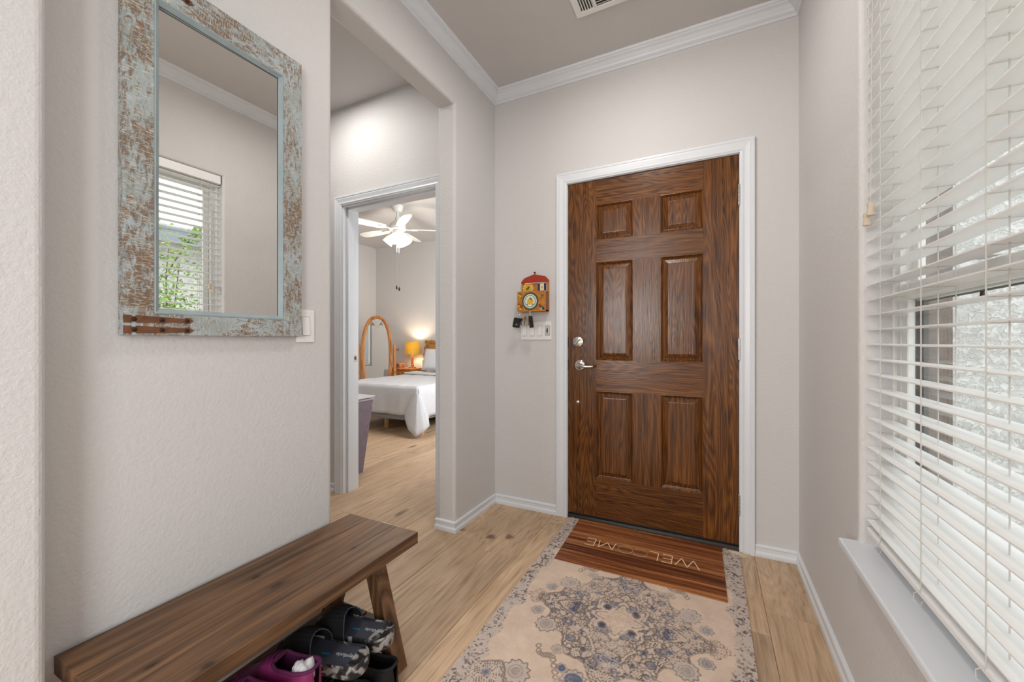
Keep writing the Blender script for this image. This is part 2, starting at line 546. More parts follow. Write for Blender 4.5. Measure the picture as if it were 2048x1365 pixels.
# front wall with the entrance door
DX0, DX1, DZ = -0.7815 - 0.012, 0.1374 + 0.012, 2.068
wall_grid('wall_front', 'y', YF, YF + 0.15, [XL - TH, DX0, DX1, XR + 0.17], [0, DZ, CEIL + 0.02], {(1, 0)}, label='entry wall around the front door')
# right wall with the window
WY0, WY1, WZ0, WZ1 = 0.575, 1.490, 0.475, 2.20
wall_grid('wall_right', 'x', XR, XR + 0.165, [-4.75, -2.45, -1.05, WY0, WY1, YF + 0.001], [0, WZ0, WZ1, CEIL + 0.02], {(1, 1), (3, 1)}, 0.014, label='right entry wall with the window')  # second opening, behind the camera, is added for the hall fill panel
# living room behind the camera
wall_grid('wall_back', 'y', -4.6, -4.75, [-4.7, -2.43, -1.51, XR + 0.165], [0, 0.9, 2.3, CEIL + 0.02], {(1, 1)}, label='living room wall with a tall window')
wall_grid('wall_living_side', 'x', -4.53, -4.70, [-4.6, -3.85, -1.35, -0.62], [0, 0.4, 2.5, CEIL + 0.02], {(1, 1)}, label='living room side wall with an opening added for fill light')  # opening added to hold the side fill panel
structure(MB().box(-4.70, -1.43, -0.62, -0.50, 0, CEIL + 0.02).build('wall_living_front', M['wall'], base=(-3, -0.56, 0)))
# vestibule
VX0 = -2.95
structure(MB().box(VX0 - 0.1, XL - TH, 0.62, 0.74, 0, CEIL + 0.02).build('wall_vestibule_near', M['wall'], base=(-2.2, 0.68, 0)))
structure(MB().box(VX0 - 0.1, VX0, 0.74, YB, 0, CEIL + 0.02).build('wall_vestibule_left', M['wall'], base=(VX0, 1.4, 0)))
BDX0, BDX1, BDZ = -2.348, -1.512, 2.058
wall_grid('wall_vestibule_far', 'y', YB, BY0, [BX0 - 0.1, -4.72, -4.13, BDX0, BDX1, XL - TH - 0.001], [0, 0.55, BDZ, BCEIL + 0.02], {(3, 0), (3, 1), (1, 1)}, label='vestibule wall around the bedroom doorway')
# bedroom
structure(MB().box(BX0 - 0.1, BX0, BY0, BY1 + 0.1, 0, BCEIL + 0.02).build('wall_bedroom_left', M['wall'], base=(BX0, 3.8, 0)), 'bedroom side wall behind the oval mirror')
structure(MB().box(BX0, BX1 + 0.12, BY1, BY1 + 0.1, 0, BCEIL + 0.02).build('wall_bedroom_far', M['wall'], base=(-3.4, BY1, 0)), 'bedroom wall behind the lamp')
wall_grid('wall_bedroom_right', 'x', BX1, BX1 + 0.12, [BY0 + 0.001, 3.2, 4.3, BY1], [0, 0.7, 2.15, BCEIL + 0.02], {(1, 1)})
# ceilings
structure(MB().box(-4.75, XR + 0.165, -4.75, YF + 0.15, CEIL, CEIL + 0.1).build('ceiling', M['ceiling'], base=(-1, 0, CEIL)), 'entry ceiling')
structure(MB().box(BX0 - 0.1, BX1 + 0.12, YB, BY1 + 0.1, BCEIL + 0.0, BCEIL + 0.1).build('ceiling_bedroom', M['ceiling'], base=(-3.4, 3.8, BCEIL)), 'bedroom ceiling')

# floor: slab and single planks
floor = MB().box(-5.6, XR + 0.165, -4.75, YF + 0.1, -0.06, -0.0145).box(-5.6, BX1 + 0.12, YF + 0.1, BY1 + 0.1, -0.06, -0.0145).build('floor', M['subfloor'], base=(-1, 0, -0.06))
structure(floor, 'light oak plank floor')
PW, PL = 0.1795, 1.42
pm = MB().box(-PW / 2 + 0.0005, PW / 2 - 0.0005, 0, PL, -0.014, 0)
bm = bmesh.new()
for v in pm.v: bm.verts.new(v)
bm.verts.ensure_lookup_table()
for f in pm.f: bm.faces.new([bm.verts[i] for i in f])
bmesh.ops.recalc_face_normals(bm, faces=bm.faces[:])
bmesh.ops.bevel(bm, geom=[e for e in bm.edges if all(v.co.z > -0.001 for v in e.verts)], offset=0.0011, segments=1, affect='EDGES')
pme = bpy.data.meshes.new('plank'); bm.to_mesh(pme); bm.free(); pme.materials.append(M['oak'])
fixed = {0: 1.738, 6: 1.793}
rnd = random.Random(3)
nrow = 0
for k in range(-1, 33):
    xc = 0.205 - PW * (k + 0.5)
    if k == -1: xc = 0.205 + PW * 0.5
    ymax = (YF + 0.05) if xc > BX1 else BY1
    ymin = -0.9 if xc > -1.2 else (0.74 if xc > VX0 else BY0 - 0.05)
    y0 = ymax - rnd.uniform(0.25, PL)
    if k in fixed: y0 = fixed[k]
    ys = [ymax]
    y = y0
    while y > ymin:
        ys.append(y); y -= PL
    ys.append(max(y, ymin) if False else y)
    for a, b in zip(ys[1:], ys[:-1]):
        if b - a < 0.05: continue
        o = bpy.data.objects.new('plank', pme)
        COL.objects.link(o); o.parent = floor
        sx = 1.0
        o.location = Vector((xc, a + 0.0006, 0)) - Vector((-1, 0, -0.06))
        o.scale = (sx, (b - a - 0.0012) / PL, 1)
        nrow += 1
# plain plank boards in the living room behind the camera
structure(MB().box(-4.75, -1.2, -4.75, -0.62, -0.0145, 0.0).box(-1.2, XR, -4.75, -2.4, -0.0145, 0.0).build('floor_living_room', M['oak'], base=(-2, -2.5, 0)))

# ------------------------------------------------------------------ trims
crown = [(0, 0), (0.006, 0), (0.010, 0.006), (0.010, 0.012), (0.016, 0.015), (0.022, 0.020), (0.026, 0.028), (0.040, 0.044), (0.047, 0.048), (0.052, 0.050), (0.052, 0.057), (0.060, 0.060), (0.064, 0.066), (0.064, 0.072), (0, 0.072)]
zc = CEIL - 0.0715
t1 = MB().sweep(crown, [(XL, 0.31, zc), (XL, YF, zc), (XR, YF, zc), (XR, -4.6, zc)], [(1, 0, 0), (0, -1, 0), (-1, 0, 0)], (0, 0, 1)).build('trim_1', M['trim'], base=(XL, YF, zc))
structure(t1, 'white crown moulding around the entry ceiling')
base_p = [(0, 0), (0.015, 0), (0.015, 0.018), (0.012, 0.024), (0.0095, 0.028), (0.0095, 0.045), (0.012, 0.050), (0.011, 0.056), (0.006, 0.061), (0, 0.061)]


def baseboard(name, path, out):
    return structure(MB().sweep(base_p, path, out, (0, 0, 1)).build(name, M['trim'], base=path[0]))


CX0, CX1 = -0.8492, 0.2089
baseboard('baseboard_left', [(XL - TH, YB, 0), (XL - TH, JY, 0), (XL, JY, 0), (XL, YF, 0)], [(-1, 0, 0), (0, -1, 0), (1, 0, 0)])
baseboard('baseboard_front', [(XL + 0.0005, YF, 0), (CX0, YF, 0)], [(0, -1, 0)])
baseboard('baseboard_front_right', [(CX1, YF, 0), (XR, YF, 0), (XR, -4.6, 0)], [(0, -1, 0), (-1, 0, 0)])
baseboard('baseboard_mirror_wall', [(XL, 0.306, 0), (XL, MY, 0), (XL - TH, MY, 0)], [(1, 0, 0), (0, 1, 0)])
baseboard('baseboard_vestibule', [(VX0, YB, 0), (-2.415, YB, 0)], [(0, -1, 0)])
baseboard('baseboard_bedroom', [(BX0, BY0, 0), (BX0, BY1, 0), (BX1, BY1, 0)], [(1, 0, 0), (0, -1, 0)])

casing_p = [(0, 0), (0, 0.009), (0.006, 0.011), (0.012, 0.0145), (0.020, 0.0125), (0.026, 0.013), (0.044, 0.017), (0.050, 0.0165), (0.054, 0.019), (0.064, 0.019), (0.0665, 0.016), (0.0665, 0)]


def casing(x0, x1, zt, y, sgn=-1):
    """colonial casing around an opening x0..x1, top zt, on plane y, proud towards sgn*y"""
    return MB().sweep(casing_p, [(x0, y, 0), (x0, y, zt), (x1, y, zt), (x1, y, 0)], [(-1, 0, 0), (0, 0, 1), (1, 0, 0)], (0, sgn, 0))


# ================================================================== front door
door = thing('door_1', 'dark stained six panel front door in white frame', None, (-0.32, YF, 0), kind='structure')
casing(DX0 + 0.006, DX1 - 0.006, DZ - 0.006, YF).build('casing', M['trim'], door)
jm = MB().box(DX0, DX0 + 0.009, YF, YF + 0.15, 0, DZ).box(DX1 - 0.009, DX1, YF, YF + 0.15, 0, DZ).box(DX0, DX1, YF, YF + 0.15, DZ - 0.009, DZ)
jm.box(DX0 + 0.009, DX0 + 0.022, YF + 0.055, YF + 0.15, 0, DZ).box(DX1 - 0.022, DX1 - 0.009, YF + 0.055, YF + 0.15, 0, DZ).box(DX0, DX1, YF + 0.055, YF + 0.15, DZ - 0.022, DZ - 0.009)
jm.build('jamb', M['trim'], door)
MB().prism([(DX0 + 0.009, YF - 0.002, 0.0), (DX0 + 0.009, YF + 0.004, 0.022), (DX0 + 0.009, YF + 0.15, 0.026), (DX0 + 0.009, YF + 0.15, 0)], (DX1 - DX0 - 0.018, 0, 0)).build('threshold', M['bronze'], door)
SX0, SX1, SZ0, SZ1 = -0.7815, 0.1374, 0.034, 2.057
FY = YF + 0.006          # slab face
BYK = FY + 0.044
colx = [(-0.608, -0.392), (-0.243, -0.027)]
rowz = [(0.265, 0.790), (0.974, 1.562), (1.695, 1.908)]
for (a, b) in ((SX0, colx[0][0]), (colx[1][1], SX1)):
    MB().box(a, b, FY, BYK, SZ0, SZ1).build('stile', M['door_v'], door)
for (a, b) in ((SZ0, rowz[0][0]), (rowz[0][1], rowz[1][0]), (rowz[1][1], rowz[2][0]), (rowz[2][1], SZ1)):
    MB().box(colx[0][0], colx[1][1], FY, BYK, a, b).build('rail', M['door_h'], door)
for (a, b) in rowz:
    MB().box(colx[0][1], colx[1][0], FY, BYK, a, b).build('mullion', M['door_v'], door)
for (x0, x1) in colx:
    for (z0, z1) in rowz:
        # sticking: groove falling in, then raised field
        prof = [(0.0, 0.0), (0.004, -0.001), (0.008, 0.004), (0.014, 0.011), (0.018, 0.0125), (0.020, 0.0115), (0.040, 0.003), (0.044, 0.0025)]
        vs = []; fs = []
        for (ins, dep) in prof:
            vs += [(x0 + ins, FY + dep, z0 + ins), (x1 - ins, FY + dep, z0 + ins), (x1 - ins, FY + dep, z1 - ins), (x0 + ins, FY + dep, z1 - ins)]
        for j in range(len(prof) - 1):
            for i in range(4):
                fs.append((j * 4 + i, j * 4 + (i + 1) % 4, j * 4 + 4 + (i + 1) % 4, j * 4 + 4 + i))
        L = (len(prof) - 1) * 4
        fs.append((L, L + 1, L + 2, L + 3))
        n0 = len(vs)
        vs += [(x0, BYK, z0), (x1, BYK, z0), (x1, BYK, z1), (x0, BYK, z1)]
        fs += [(n0 + 3, n0 + 2, n0 + 1, n0)] + [(i, (i + 1) % 4, n0 + (i + 1) % 4, n0 + i) for i in range(4)]
        MB().add(vs, fs).build('panel', M['door_v'], door)
MB().box(SX0, SX1, FY + 0.002, BYK, 0.0265, SZ0).build('sweep_seal', M['rubber'], door)
# deadbolt
db = MB().lathe((-0.718, FY, 1.085), [(0.0335, 0), (0.0335, -0.006), (0.031, -0.010), (0.020, -0.013), (0.001, -0.014)], 32, 'y').build('deadbolt', M['nickel'], door, smooth=True)
tt = MB(); c = Vector((-0.718, FY - 0.014, 1.085)); d = Vector((0.76, 0, 0.65)); nrm = Vector((-0.65, 0, 0.76))
tt.hexa([c + d * a + nrm * b for a, b in ((-0.022, -0.005), (0.022, -0.005), (0.022, 0.005), (-0.022, 0.005))],
        [c + d * a + nrm * b + Vector((0, -0.016, 0)) for a, b in ((-0.020, -0.003), (0.020, -0.003), (0.020, 0.003), (-0.020, 0.003))])
tt.build('thumb_turn', M['chrome'], db)
# lever
lv = MB().lathe((-0.706, FY, 0.942), [(0.0345, 0), (0.0345, -0.005), (0.031, -0.010), (0.024, -0.013), (0.013, -0.015), (0.012, -0.040), (0.001, -0.042)], 32, 'y').build('lever_rose', M['chrome'], door, smooth=True)
pts = [(-0.712, FY - 0.040, 0.945), (-0.700, FY - 0.047, 0.944), (-0.68, FY - 0.050, 0.940), (-0.655, FY - 0.050, 0.937), (-0.632, FY - 0.048, 0.937), (-0.615, FY - 0.046, 0.939), (-0.611, FY - 0.046, 0.939)]
MB().tube(pts, [0.012, 0.0125, 0.0105, 0.0085, 0.0088, 0.0078, 0.003], 14).build('lever_handle', M['chrome'], lv, smooth=True)
MB().lathe((-0.721, FY, 0.715), [(0.0105, 0), (0.0105, -0.002), (0.008, -0.004), (0.001, -0.0045)], 24, 'y').build('hole_plug', M['nickel'], door, smooth=True)
for zz, hh in ((1.085, 0.030), (0.942, 0.032)):
    MB().box(SX0 - 0.0035, SX0 + 0.001, FY - 0.003, FY + 0.03, zz - hh, zz + hh, c=0.001).build('strike_plate', M['black'], door)
for z0, z1 in ((1.790, 1.896), (0.992, 1.101), (0.192, 0.295)):
    hg = MB()
    n = 5; st = (z1 - z0) / n
    for i in range(n):
        hg.lathe((0.1400, FY - 0.0135, z0 + i * st + 0.0006), [(0.0062, 0), (0.0062, st - 0.0012)], 14)
    hg.lathe((0.1400, FY - 0.0135, z1), [(0.0045, 0), (0.003, 0.005)], 12).lathe((0.1400, FY - 0.0135, z0), [(0.003, -0.005), (0.0045, 0)], 12)
    hg.box(0.1378, 0.1400, FY - 0.0135, FY + 0.03, z0, z1)
    hg.build('hinge', M['nickel'], door, smooth=True)

# ================================================================== bedroom doorway
bd = thing('door_2', 'white cased bedroom doorway with open passage', None, (-1.97, YB, 0), kind='structure')
casing(BDX0 + 0.006, BDX1 - 0.006, BDZ - 0.006, YB).build('casing', M['trim'], bd)
casing(BDX0 + 0.006, BDX1 - 0.006, BDZ - 0.006, BY0, 1).build('casing', M['trim'], bd)
j = MB().box(BDX0, BDX0 + 0.012, YB, BY0, 0, BDZ).box(BDX1 - 0.012, BDX1, YB, BY0, 0, BDZ).box(BDX0, BDX1, YB, BY0, BDZ - 0.012, BDZ)
j.box(BDX0 + 0.012, BDX0 + 0.023, YB + 0.035, YB + 0.085, 0, BDZ - 0.012, c=0.002).box(BDX1 - 0.023, BDX1 - 0.012, YB + 0.035, YB + 0.085, 0, BDZ - 0.012, c=0.002).box(BDX0 + 0.012, BDX1 - 0.012, YB + 0.035, YB + 0.085, BDZ - 0.023, BDZ - 0.012)
j.build('jamb', M['trim'], bd)
sp = MB().box(BDX0 + 0.0115, BDX0 + 0.0135, YB + 0.090, YB + 0.128, 0.935, 0.993, c=0.0008).build('strike_plate', M['nickel'], bd)
MB().box(BDX0 + 0.0130, BDX0 + 0.0142, YB + 0.100, YB + 0.117, 0.952, 0.976).build('latch_hole', M['black'], sp)

# ================================================================== window with blind (right wall)
win = thing('window_1', 'white vinyl single hung window in the right wall', None, (XR, (WY0 + WY1) / 2, WZ0), kind='structure')
# stool / sill board with rounded nose
sl = MB().box(XR - 0.046, XR + 0.10, WY0 - 0.02, WY1 + 0.021, WZ0 + 0.002, WZ0 + 0.024, c=0.005)
bmS = sl.build('sill', M['trim'], win)
f0, f1 = XR + 0.078, XR + 0.122
fr = MB()
gz0 = WZ0 + 0.024
fr.box(f0, f1, WY1 - 0.035, WY1, gz0, WZ1).box(f0, f1, WY0, WY0 + 0.035, gz0, WZ1).box(f0, f1, WY0, WY1, WZ1 - 0.035, WZ1).box(f0, f1, WY0, WY1, gz0, gz0 + 0.03)
fr.box(f0 - 0.006, f0 + 0.004, WY1 - 0.014, WY1, gz0, WZ1)
fr.build('frame', M['vinyl'], win)
MR = 1.215


def sash(x0, x1, z0, z1, name):
    a, b = WY0 + 0.036, WY1 - 0.036
    w = 0.034
    m = MB().box(x0, x1, a, a + w, z0, z1, c=0.003).box(x0, x1, b - w, b, z0, z1, c=0.003).box(x0, x1, a + w, b - w, z0, z0 + 0.045, c=0.003).box(x0, x1, a + w, b - w, z1 - 0.045, z1, c=0.003)
    o = m.build(name, M['vinyl'], win)
    xm = (x0 + x1) / 2
    MB().box(xm - 0.002, xm + 0.002, a + w - 0.004, b - w + 0.004, z0 + 0.04, z1 - 0.04).build('pane', M['glass'], o)
    return o


sash(f0 + 0.003, f0 + 0.019, gz0 + 0.030, MR + 0.028, 'lower_sash')
sash(f0 + 0.024, f0 + 0.040, MR - 0.020, WZ1 - 0.036, 'upper_sash')
lk = MB().box(f0 - 0.012, f0 + 0.004, 1.035, 1.085, MR + 0.029, MR + 0.040, c=0.002).lathe((f0 - 0.004, 1.06, MR + 0.04), [(0.011, 0), (0.010, 0.010)], 16)
lk.build('sash_lock', M['vinyl'], win)
# dark bronze insect screen frame outside and latch pin under the rail
sc = MB().box(f1 - 0.012, f1 - 0.003, WY1 - 0.080, WY1 - 0.034, gz0 + 0.02, MR).box(f1 - 0.004, f1 + 0.006, WY0 + 0.034, WY0 + 0.055, gz0 + 0.02, MR).box(f1 - 0.004, f1 + 0.006, WY0 + 0.034, WY1 - 0.034, MR - 0.022, MR).box(f1 - 0.004, f1 + 0.006, WY0 + 0.034, WY1 - 0.034, gz0 + 0.02, gz0 + 0.04)
sc.build('screen_frame', plain('dark_grey_screen_frame', srgb(84, 82, 82), 0.6), win)
ex = MB().box(f1, XR + 0.18, WY1 - 0.040, WY1 + 0.03, gz0, WZ1).box(f1, XR + 0.18, WY0 - 0.03, WY0 + 0.030, gz0, WZ1).box(f1, XR + 0.18, WY0 - 0.03, WY1 + 0.03, WZ1 - 0.03, WZ1 + 0.04)
ex.build('exterior_return', plain('shaded_return_taupe', srgb(132, 122, 116), 0.9, var=0.12, scale=60, bump=0.6, bscale=180, bdist=0.003), win)  # taupe colour carries the shade on the rough stucco return
MB().lathe((f1 + 0.0, 1.19, MR - 0.044), [(0.007, 0), (0.007, 0.004), (0.003, 0.006), (0.004, 0.014), (0.003, 0.022)], 14).build('screen_pin', M['black'], win)

blind = thing('window_blind', 'white horizontal slat blind with wooden pull tassels in the window', 'blind', (XR + 0.038, (WY0 + WY1) / 2, WZ0 + 0.03))
BA, BB = WY0 + 0.008, WY1 - 0.010
X0, X1 = XR + 0.013, XR + 0.063
# slat: shallow arch section
ns = 6; prof = []
for i in range(ns + 1):
    u = i / ns
    prof.append((X0 + (X1 - X0) * u, 0.0018 * (1 - (2 * u - 1) ** 2)))
sec = [(x, z) for x, z in prof] + [(x, z - 0.0028) for x, z in prof[::-1]]
smb = MB().prism([(x, BA, z) for x, z in sec], (0, BB - BA, 0))
slat0 = smb.build('slat', M['slat'], blind)
zs0 = 1.079 - 0.042 * 12
nsl = 38
bz = Vector(blind['_b']).z
for k in range(nsl):
    o = slat0 if k == 0 else slat0.copy()
    if k: COL.objects.link(o); o.parent = blind
    z = zs0 + 0.042 * k
    o.location = (0, 0, z)
    o.rotation_euler = (0, 0, 0)
ztop = zs0 + 0.042 * (nsl - 1)
zlow = zs0 - 0.026
MB().box(X0 - 0.002, X1 + 0.002, BA, BB, zlow - 0.010, zlow + 0.006, c=0.004).build('bottom_rail', M['slat'], blind)
MB().box(X0 - 0.006, X1 + 0.004, BA - 0.002, BB + 0.002, WZ1 - 0.058, WZ1 - 0.002, c=0.004).build('head_rail', M['slat'], blind)
for ly in (1.372, 1.147, 0.925, 0.702):
    lad = MB()
    for xx in (X0 - 0.0018, X1 + 0.0018):
        lad.tube([(xx, ly, zlow), (xx, ly, WZ1 - 0.05)], 0.0011, 6)
    for k in range(nsl):
        z = zs0 + 0.042 * k - 0.0036
        lad.tube([(X0 - 0.0018, ly, z), (X1 + 0.0018, ly, z)], 0.0008, 5)
    lad.build('ladder_cord', M['cord'], blind)
    # lift cord through the middle of the slats, with its loop below the rail
    MB().tube([((X0 + X1) / 2, ly, zlow - 0.008), ((X0 + X1) / 2, ly, WZ1 - 0.05)], 0.0011, 6).build('lift_cord', M['cord'], blind)
    MB().tube([(X0 - 0.002, ly + 0.004, zlow + 0.004), (X0 - 0.012, ly + 0.004, zlow - 0.004), (X0 - 0.016, ly - 0.006, zlow - 0.012), (X0 - 0.010, ly - 0.018, zlow - 0.020), (X0 - 0.003, ly - 0.010, zlow - 0.012)], 0.0009, 6).build('cord_loop', M['cord'], blind)
for (ty, tz, tx) in ((1.412, 1.465, X0 - 0.010), (1.434, 1.443, X0 - 0.012)):
    cd = MB().tube([(tx, ty, tz), (tx + 0.001, ty - 0.002, (tz + WZ1) / 2), (tx + 0.004, ty - 0.006, WZ1 - 0.05)], 0.0011, 6).build('pull_cord', M['cord'], blind)
    MB().lathe((tx, ty, tz - 0.034), [(0.001, 0), (0.0085, 0.001), (0.0095, 0.005), (0.0078, 0.014), (0.0066, 0.022), (0.0088, 0.030), (0.0080, 0.035), (0.001, 0.036)], 18).build('tassel', M['tassel'], cd, smooth=True)

# ================================================================== outside the window
structure(MB().box(XR + 0.165, 14, -8, 16, -0.30, -0.20).build('ground', plain('side_yard_gravel', srgb(168, 160, 146), 0.95, var=0.2, scale=90), base=(6, 2, -0.2)), 'side yard ground')
structure(MB().box(XR + 0.145, 1.32, 2.44, 2.60, -0.2, 4.2).build('wall_porch', M['stucco'], base=(0.9, 2.5, -0.2)), 'rough white stucco wall outside the window')
nb = thing('neighbor_house', 'pale neighbouring house with grey eaves seen through the window blind', 'house', (6.2, 4.0, -0.2))
MB().box(6.0, 6.4, -6, 14, -0.2, 2.95).build('wall', M['stucco'], nb)
MB().box(5.45, 5.50, -6.2, 14.2, 2.72, 2.95).build('fascia', plain('grey_fascia', srgb(138, 148, 160), 0.7), nb)
MB().box(5.50, 6.0, -6.2, 14.2, 2.90, 2.93).build('soffit', plain('soffit_white', srgb(200, 204, 208), 0.7), nb)
MB().prism([(5.42, -6.2, 2.95), (5.42, -6.2, 3.0), (8.4, -6.2, 3.75), (8.4, -6.2, 3.70)], (0, 20.4, 0)).build('roof', plain('grey_shingles', srgb(190, 192, 204), 0.9, var=0.12, scale=12), nb)
tr = thing('garden_tree', 'leafy green shrub outside the window seen in the mirror', 'shrub', (3.0, 2.12, -0.2))
tk = MB()
rt = random.Random(5)
stems = []
for i in range(9):
    a = rt.uniform(0, 2 * PI); sp_ = rt.uniform(0.05, 0.36)
    top = Vector((3.0 + math.cos(a) * sp_, 2.12 + math.sin(a) * sp_, rt.uniform(1.4, 2.45)))
    pts = [Vector((3.0, 2.12, -0.2)).lerp(top, q) + Vector((rt.uniform(-0.04, 0.04), rt.uniform(-0.04, 0.04), 0)) * q for q in (0, 0.3, 0.6, 0.85, 1)]
    stems.append(pts); tk.tube(pts, [0.022, 0.016, 0.011, 0.007, 0.003], 6)
# a long arching twig
arch = [Vector((3.0, 2.2, 1.9)), Vector((2.98, 2.4, 2.3)), Vector((2.95, 2.58, 2.44)), Vector((2.95, 2.74, 2.48))]
stems.append(arch); tk.tube(arch, [0.008, 0.006, 0.004, 0.002], 6)
tk.build('stem', plain('bark', srgb(96, 80, 62), 0.9), tr)
lf = MB()
for i in range(3600):
    st_ = rt.choice(stems)
    q = rt.uniform(0.25, 1.0) * (len(st_) - 1); k = min(int(q), len(st_) - 2)
    p = st_[k].lerp(st_[k + 1], q - k)
    spread = 0.05 if st_ is arch else 0.20
    p = p + Vector((rt.gauss(0, spread), rt.gauss(0, spread), rt.gauss(0, spread * 0.7)))
    d = Vector((rt.gauss(0, 1), rt.gauss(0, 1), rt.gauss(0, 0.6))).normalized()
    w = d.cross(Vector((rt.gauss(0, 1), rt.gauss(0, 1), rt.gauss(0, 1)))).normalized()
    nr = d.cross(w) * 0.006
    L = rt.uniform(0.035, 0.06); W = L * 0.30
    lf.add([p, p + d * L * 0.45 + w * W + nr, p + d * L, p + d * L * 0.45 - w * W + nr], [(0, 1, 2), (0, 2, 3)])
lt = NT('leaf_green')
lt.color(lt.ramp(lt.noise(lt.coord(), 6, 2), [(0.3, srgb(110, 146, 70)), (0.7, srgb(168, 196, 104))])).set(0.5)
fo = lf.build('foliage', lt.m, tr, fix=False)
fo['kind'] = 'stuff'

# ================================================================== lamps of the place and an added hall light
M['dome'] = emit_mat('lit_glass_dome', (1.0, 0.93, 0.84, 1), 5.0)


def ceiling_lamp(loc, r, watts, col, label, name='ceiling_light'):
    t = thing(name, label, 'light', loc)
    x, y, z = loc
    MB().lathe(loc, [(r * 1.08, 0), (r * 1.08, -0.018), (r, -0.022)], 40).build('base', M['white'], t, smooth=True)
    MB().lathe(loc, [(r * 0.98, -0.022), (r * 0.92, -0.045), (r * 0.72, -0.072), (r * 0.4, -0.090), (0.002, -0.096)], 40, cap=False).build('dome', M['dome'], t, smooth=True)
    d = bpy.data.lights.new(name, 'AREA'); d.shape = 'DISK'; d.size = r * 2; d.energy = watts; d.color = col
    o = bpy.data.objects.new('lamp', d); o.location = (0, 0, -0.10); o.parent = t
    COL.objects.link(o)
    return t


ceiling_lamp((-0.42, 1.50, CEIL), 0.13, 9, (1.0, 0.965, 0.92), 'round glass ceiling light above the entry rug')
ceiling_lamp((-0.90, -1.9, CEIL), 0.20, 24, (1.0, 0.98, 0.96), 'added round glass ceiling light for even fill, unseen in the hall behind')  # unseen lamp added to light the entry evenly
# recessed downlight in the vestibule
vl = thing('recessed_light', 'white recessed downlight in the vestibule ceiling', 'light', (-2.15, 1.60, CEIL))
MB().lathe((-2.15, 1.60, CEIL), [(0.085, 0.0), (0.085, -0.006), (0.070, -0.008), (0.066, -0.002)], 32, cap=False).build('ring', M['white'], vl, smooth=True)
MB().lathe((-2.15, 1.60, CEIL - 0.003), [(0.066, 0), (0.001, -0.001)], 32).build('lens', M['dome'], vl)
d = bpy.data.lights.new('downlight', 'AREA'); d.shape = 'DISK'; d.size = 0.12; d.energy = 7.5; d.color = (1.0, 0.97, 0.92)
o = bpy.data.objects.new('lamp', d); o.location = (0, 0, -0.015); o.parent = vl; COL.objects.link(o)

# ================================================================== framed mirror on the left wall
fx = XL + 0.028
mir = thing('wall_mirror', 'tall mirror in a weathered blue and brown wood frame on the left wall', 'mirror', (XL, 0.68, 1.103))
Y0, Y1, Z0, Z1 = 0.446, 0.918, 1.103, 2.050
A0, A1, C0, C1 = 0.507, 0.852, 1.158, 1.972           # inner edge of the flat boards
for (a, b, nm) in ((Y0, A0, 'frame_stile'), (A1, Y1, 'frame_stile')):
    MB().box(XL + 0.002, fx, a, b, Z0, Z1, c=0.0012).build(nm, M['dist_v'], mir)
for (a, b) in ((Z0, C0), (C1, Z1)):
    MB().box(XL + 0.002, fx - 0.0004, A0, A1, a, b, c=0.0008).build('frame_rail', M['dist_h'], mir)
# inner moulding, four mitred lengths in one bead
mold = [(0, 0.0), (0, 0.026), (0.003, 0.027), (0.006, 0.024), (0.009, 0.021), (0.013, 0.017), (0.013, 0.0)]
md = MB().sweep(mold, [(XL + 0.002, A0, C0), (XL + 0.002, A1, C0), (XL + 0.002, A1, C1), (XL + 0.002, A0, C1)], [(0, 0, 1), (0, -1, 0), (0, 0, -1), (0, 1, 0)], (1, 0, 0), closed=True)
md.build('inner_moulding', M['bluegrey'], mir)
ga, gb, gt = A0 + 0.006, A1 - 0.006, math.tan(math.radians(0.9))
gx = lambda y, d: XL + 0.0135 + d + (y - (ga + gb) / 2) * gt        # the pane sits a touch askew in its rebate
MB().hexa([(gx(y, -0.004), y, z) for y, z in ((ga, C0 + 0.006), (gb, C0 + 0.006), (gb, C1 - 0.006), (ga, C1 - 0.006))],
          [(gx(y, 0.0), y, z) for y, z in ((ga, C0 + 0.006), (gb, C0 + 0.006), (gb, C1 - 0.006), (ga, C1 - 0.006))]).build('glass', M['mirror'], mir)
g = 0.0118
MB().box(XL + 0.0165, XL + 0.0178, A1 - g - 0.0016, A1 - g, C0 + g, C1 - g).box(XL + 0.0165, XL + 0.0178, A0 + g, A1 - g, C1 - g - 0.0016, C1 - g).build('shadow_gap', M['rubber'], mir)


def strap(zc, y0=0.4465, ln=0.147):
    pr = [(0, -0.0095), (0.014, -0.0095), (0.0165, -0.0065), (0.022, -0.0065), (0.025, -0.0095), (0.124, -0.0055), (0.128, -0.0085), (0.136, -0.0085), (ln, 0.0)]
    pts = pr + [(a, -b) for a, b in pr[-2::-1]]
    sc_ = 1.0
    o = MB().prism([(fx - 0.0005, y0 + a, zc + b) for a, b in pts], (0.0022, 0, 0)).build('hinge_strap', M['iron'], mir)
    for q in (0.020, 0.076, 0.131):
        MB().lathe((fx + 0.0017, y0 + q, zc), [(0.0052, 0), (0.005, 0.0018), (0.0028, 0.0034), (0.0005, 0.0038)], 14, 'x').build('bolt', M['ironbolt'], o, smooth=True)


for zc_ in (1.1165, 1.1425, 2.0105, 2.0365): strap(zc_)

# ================================================================== switches


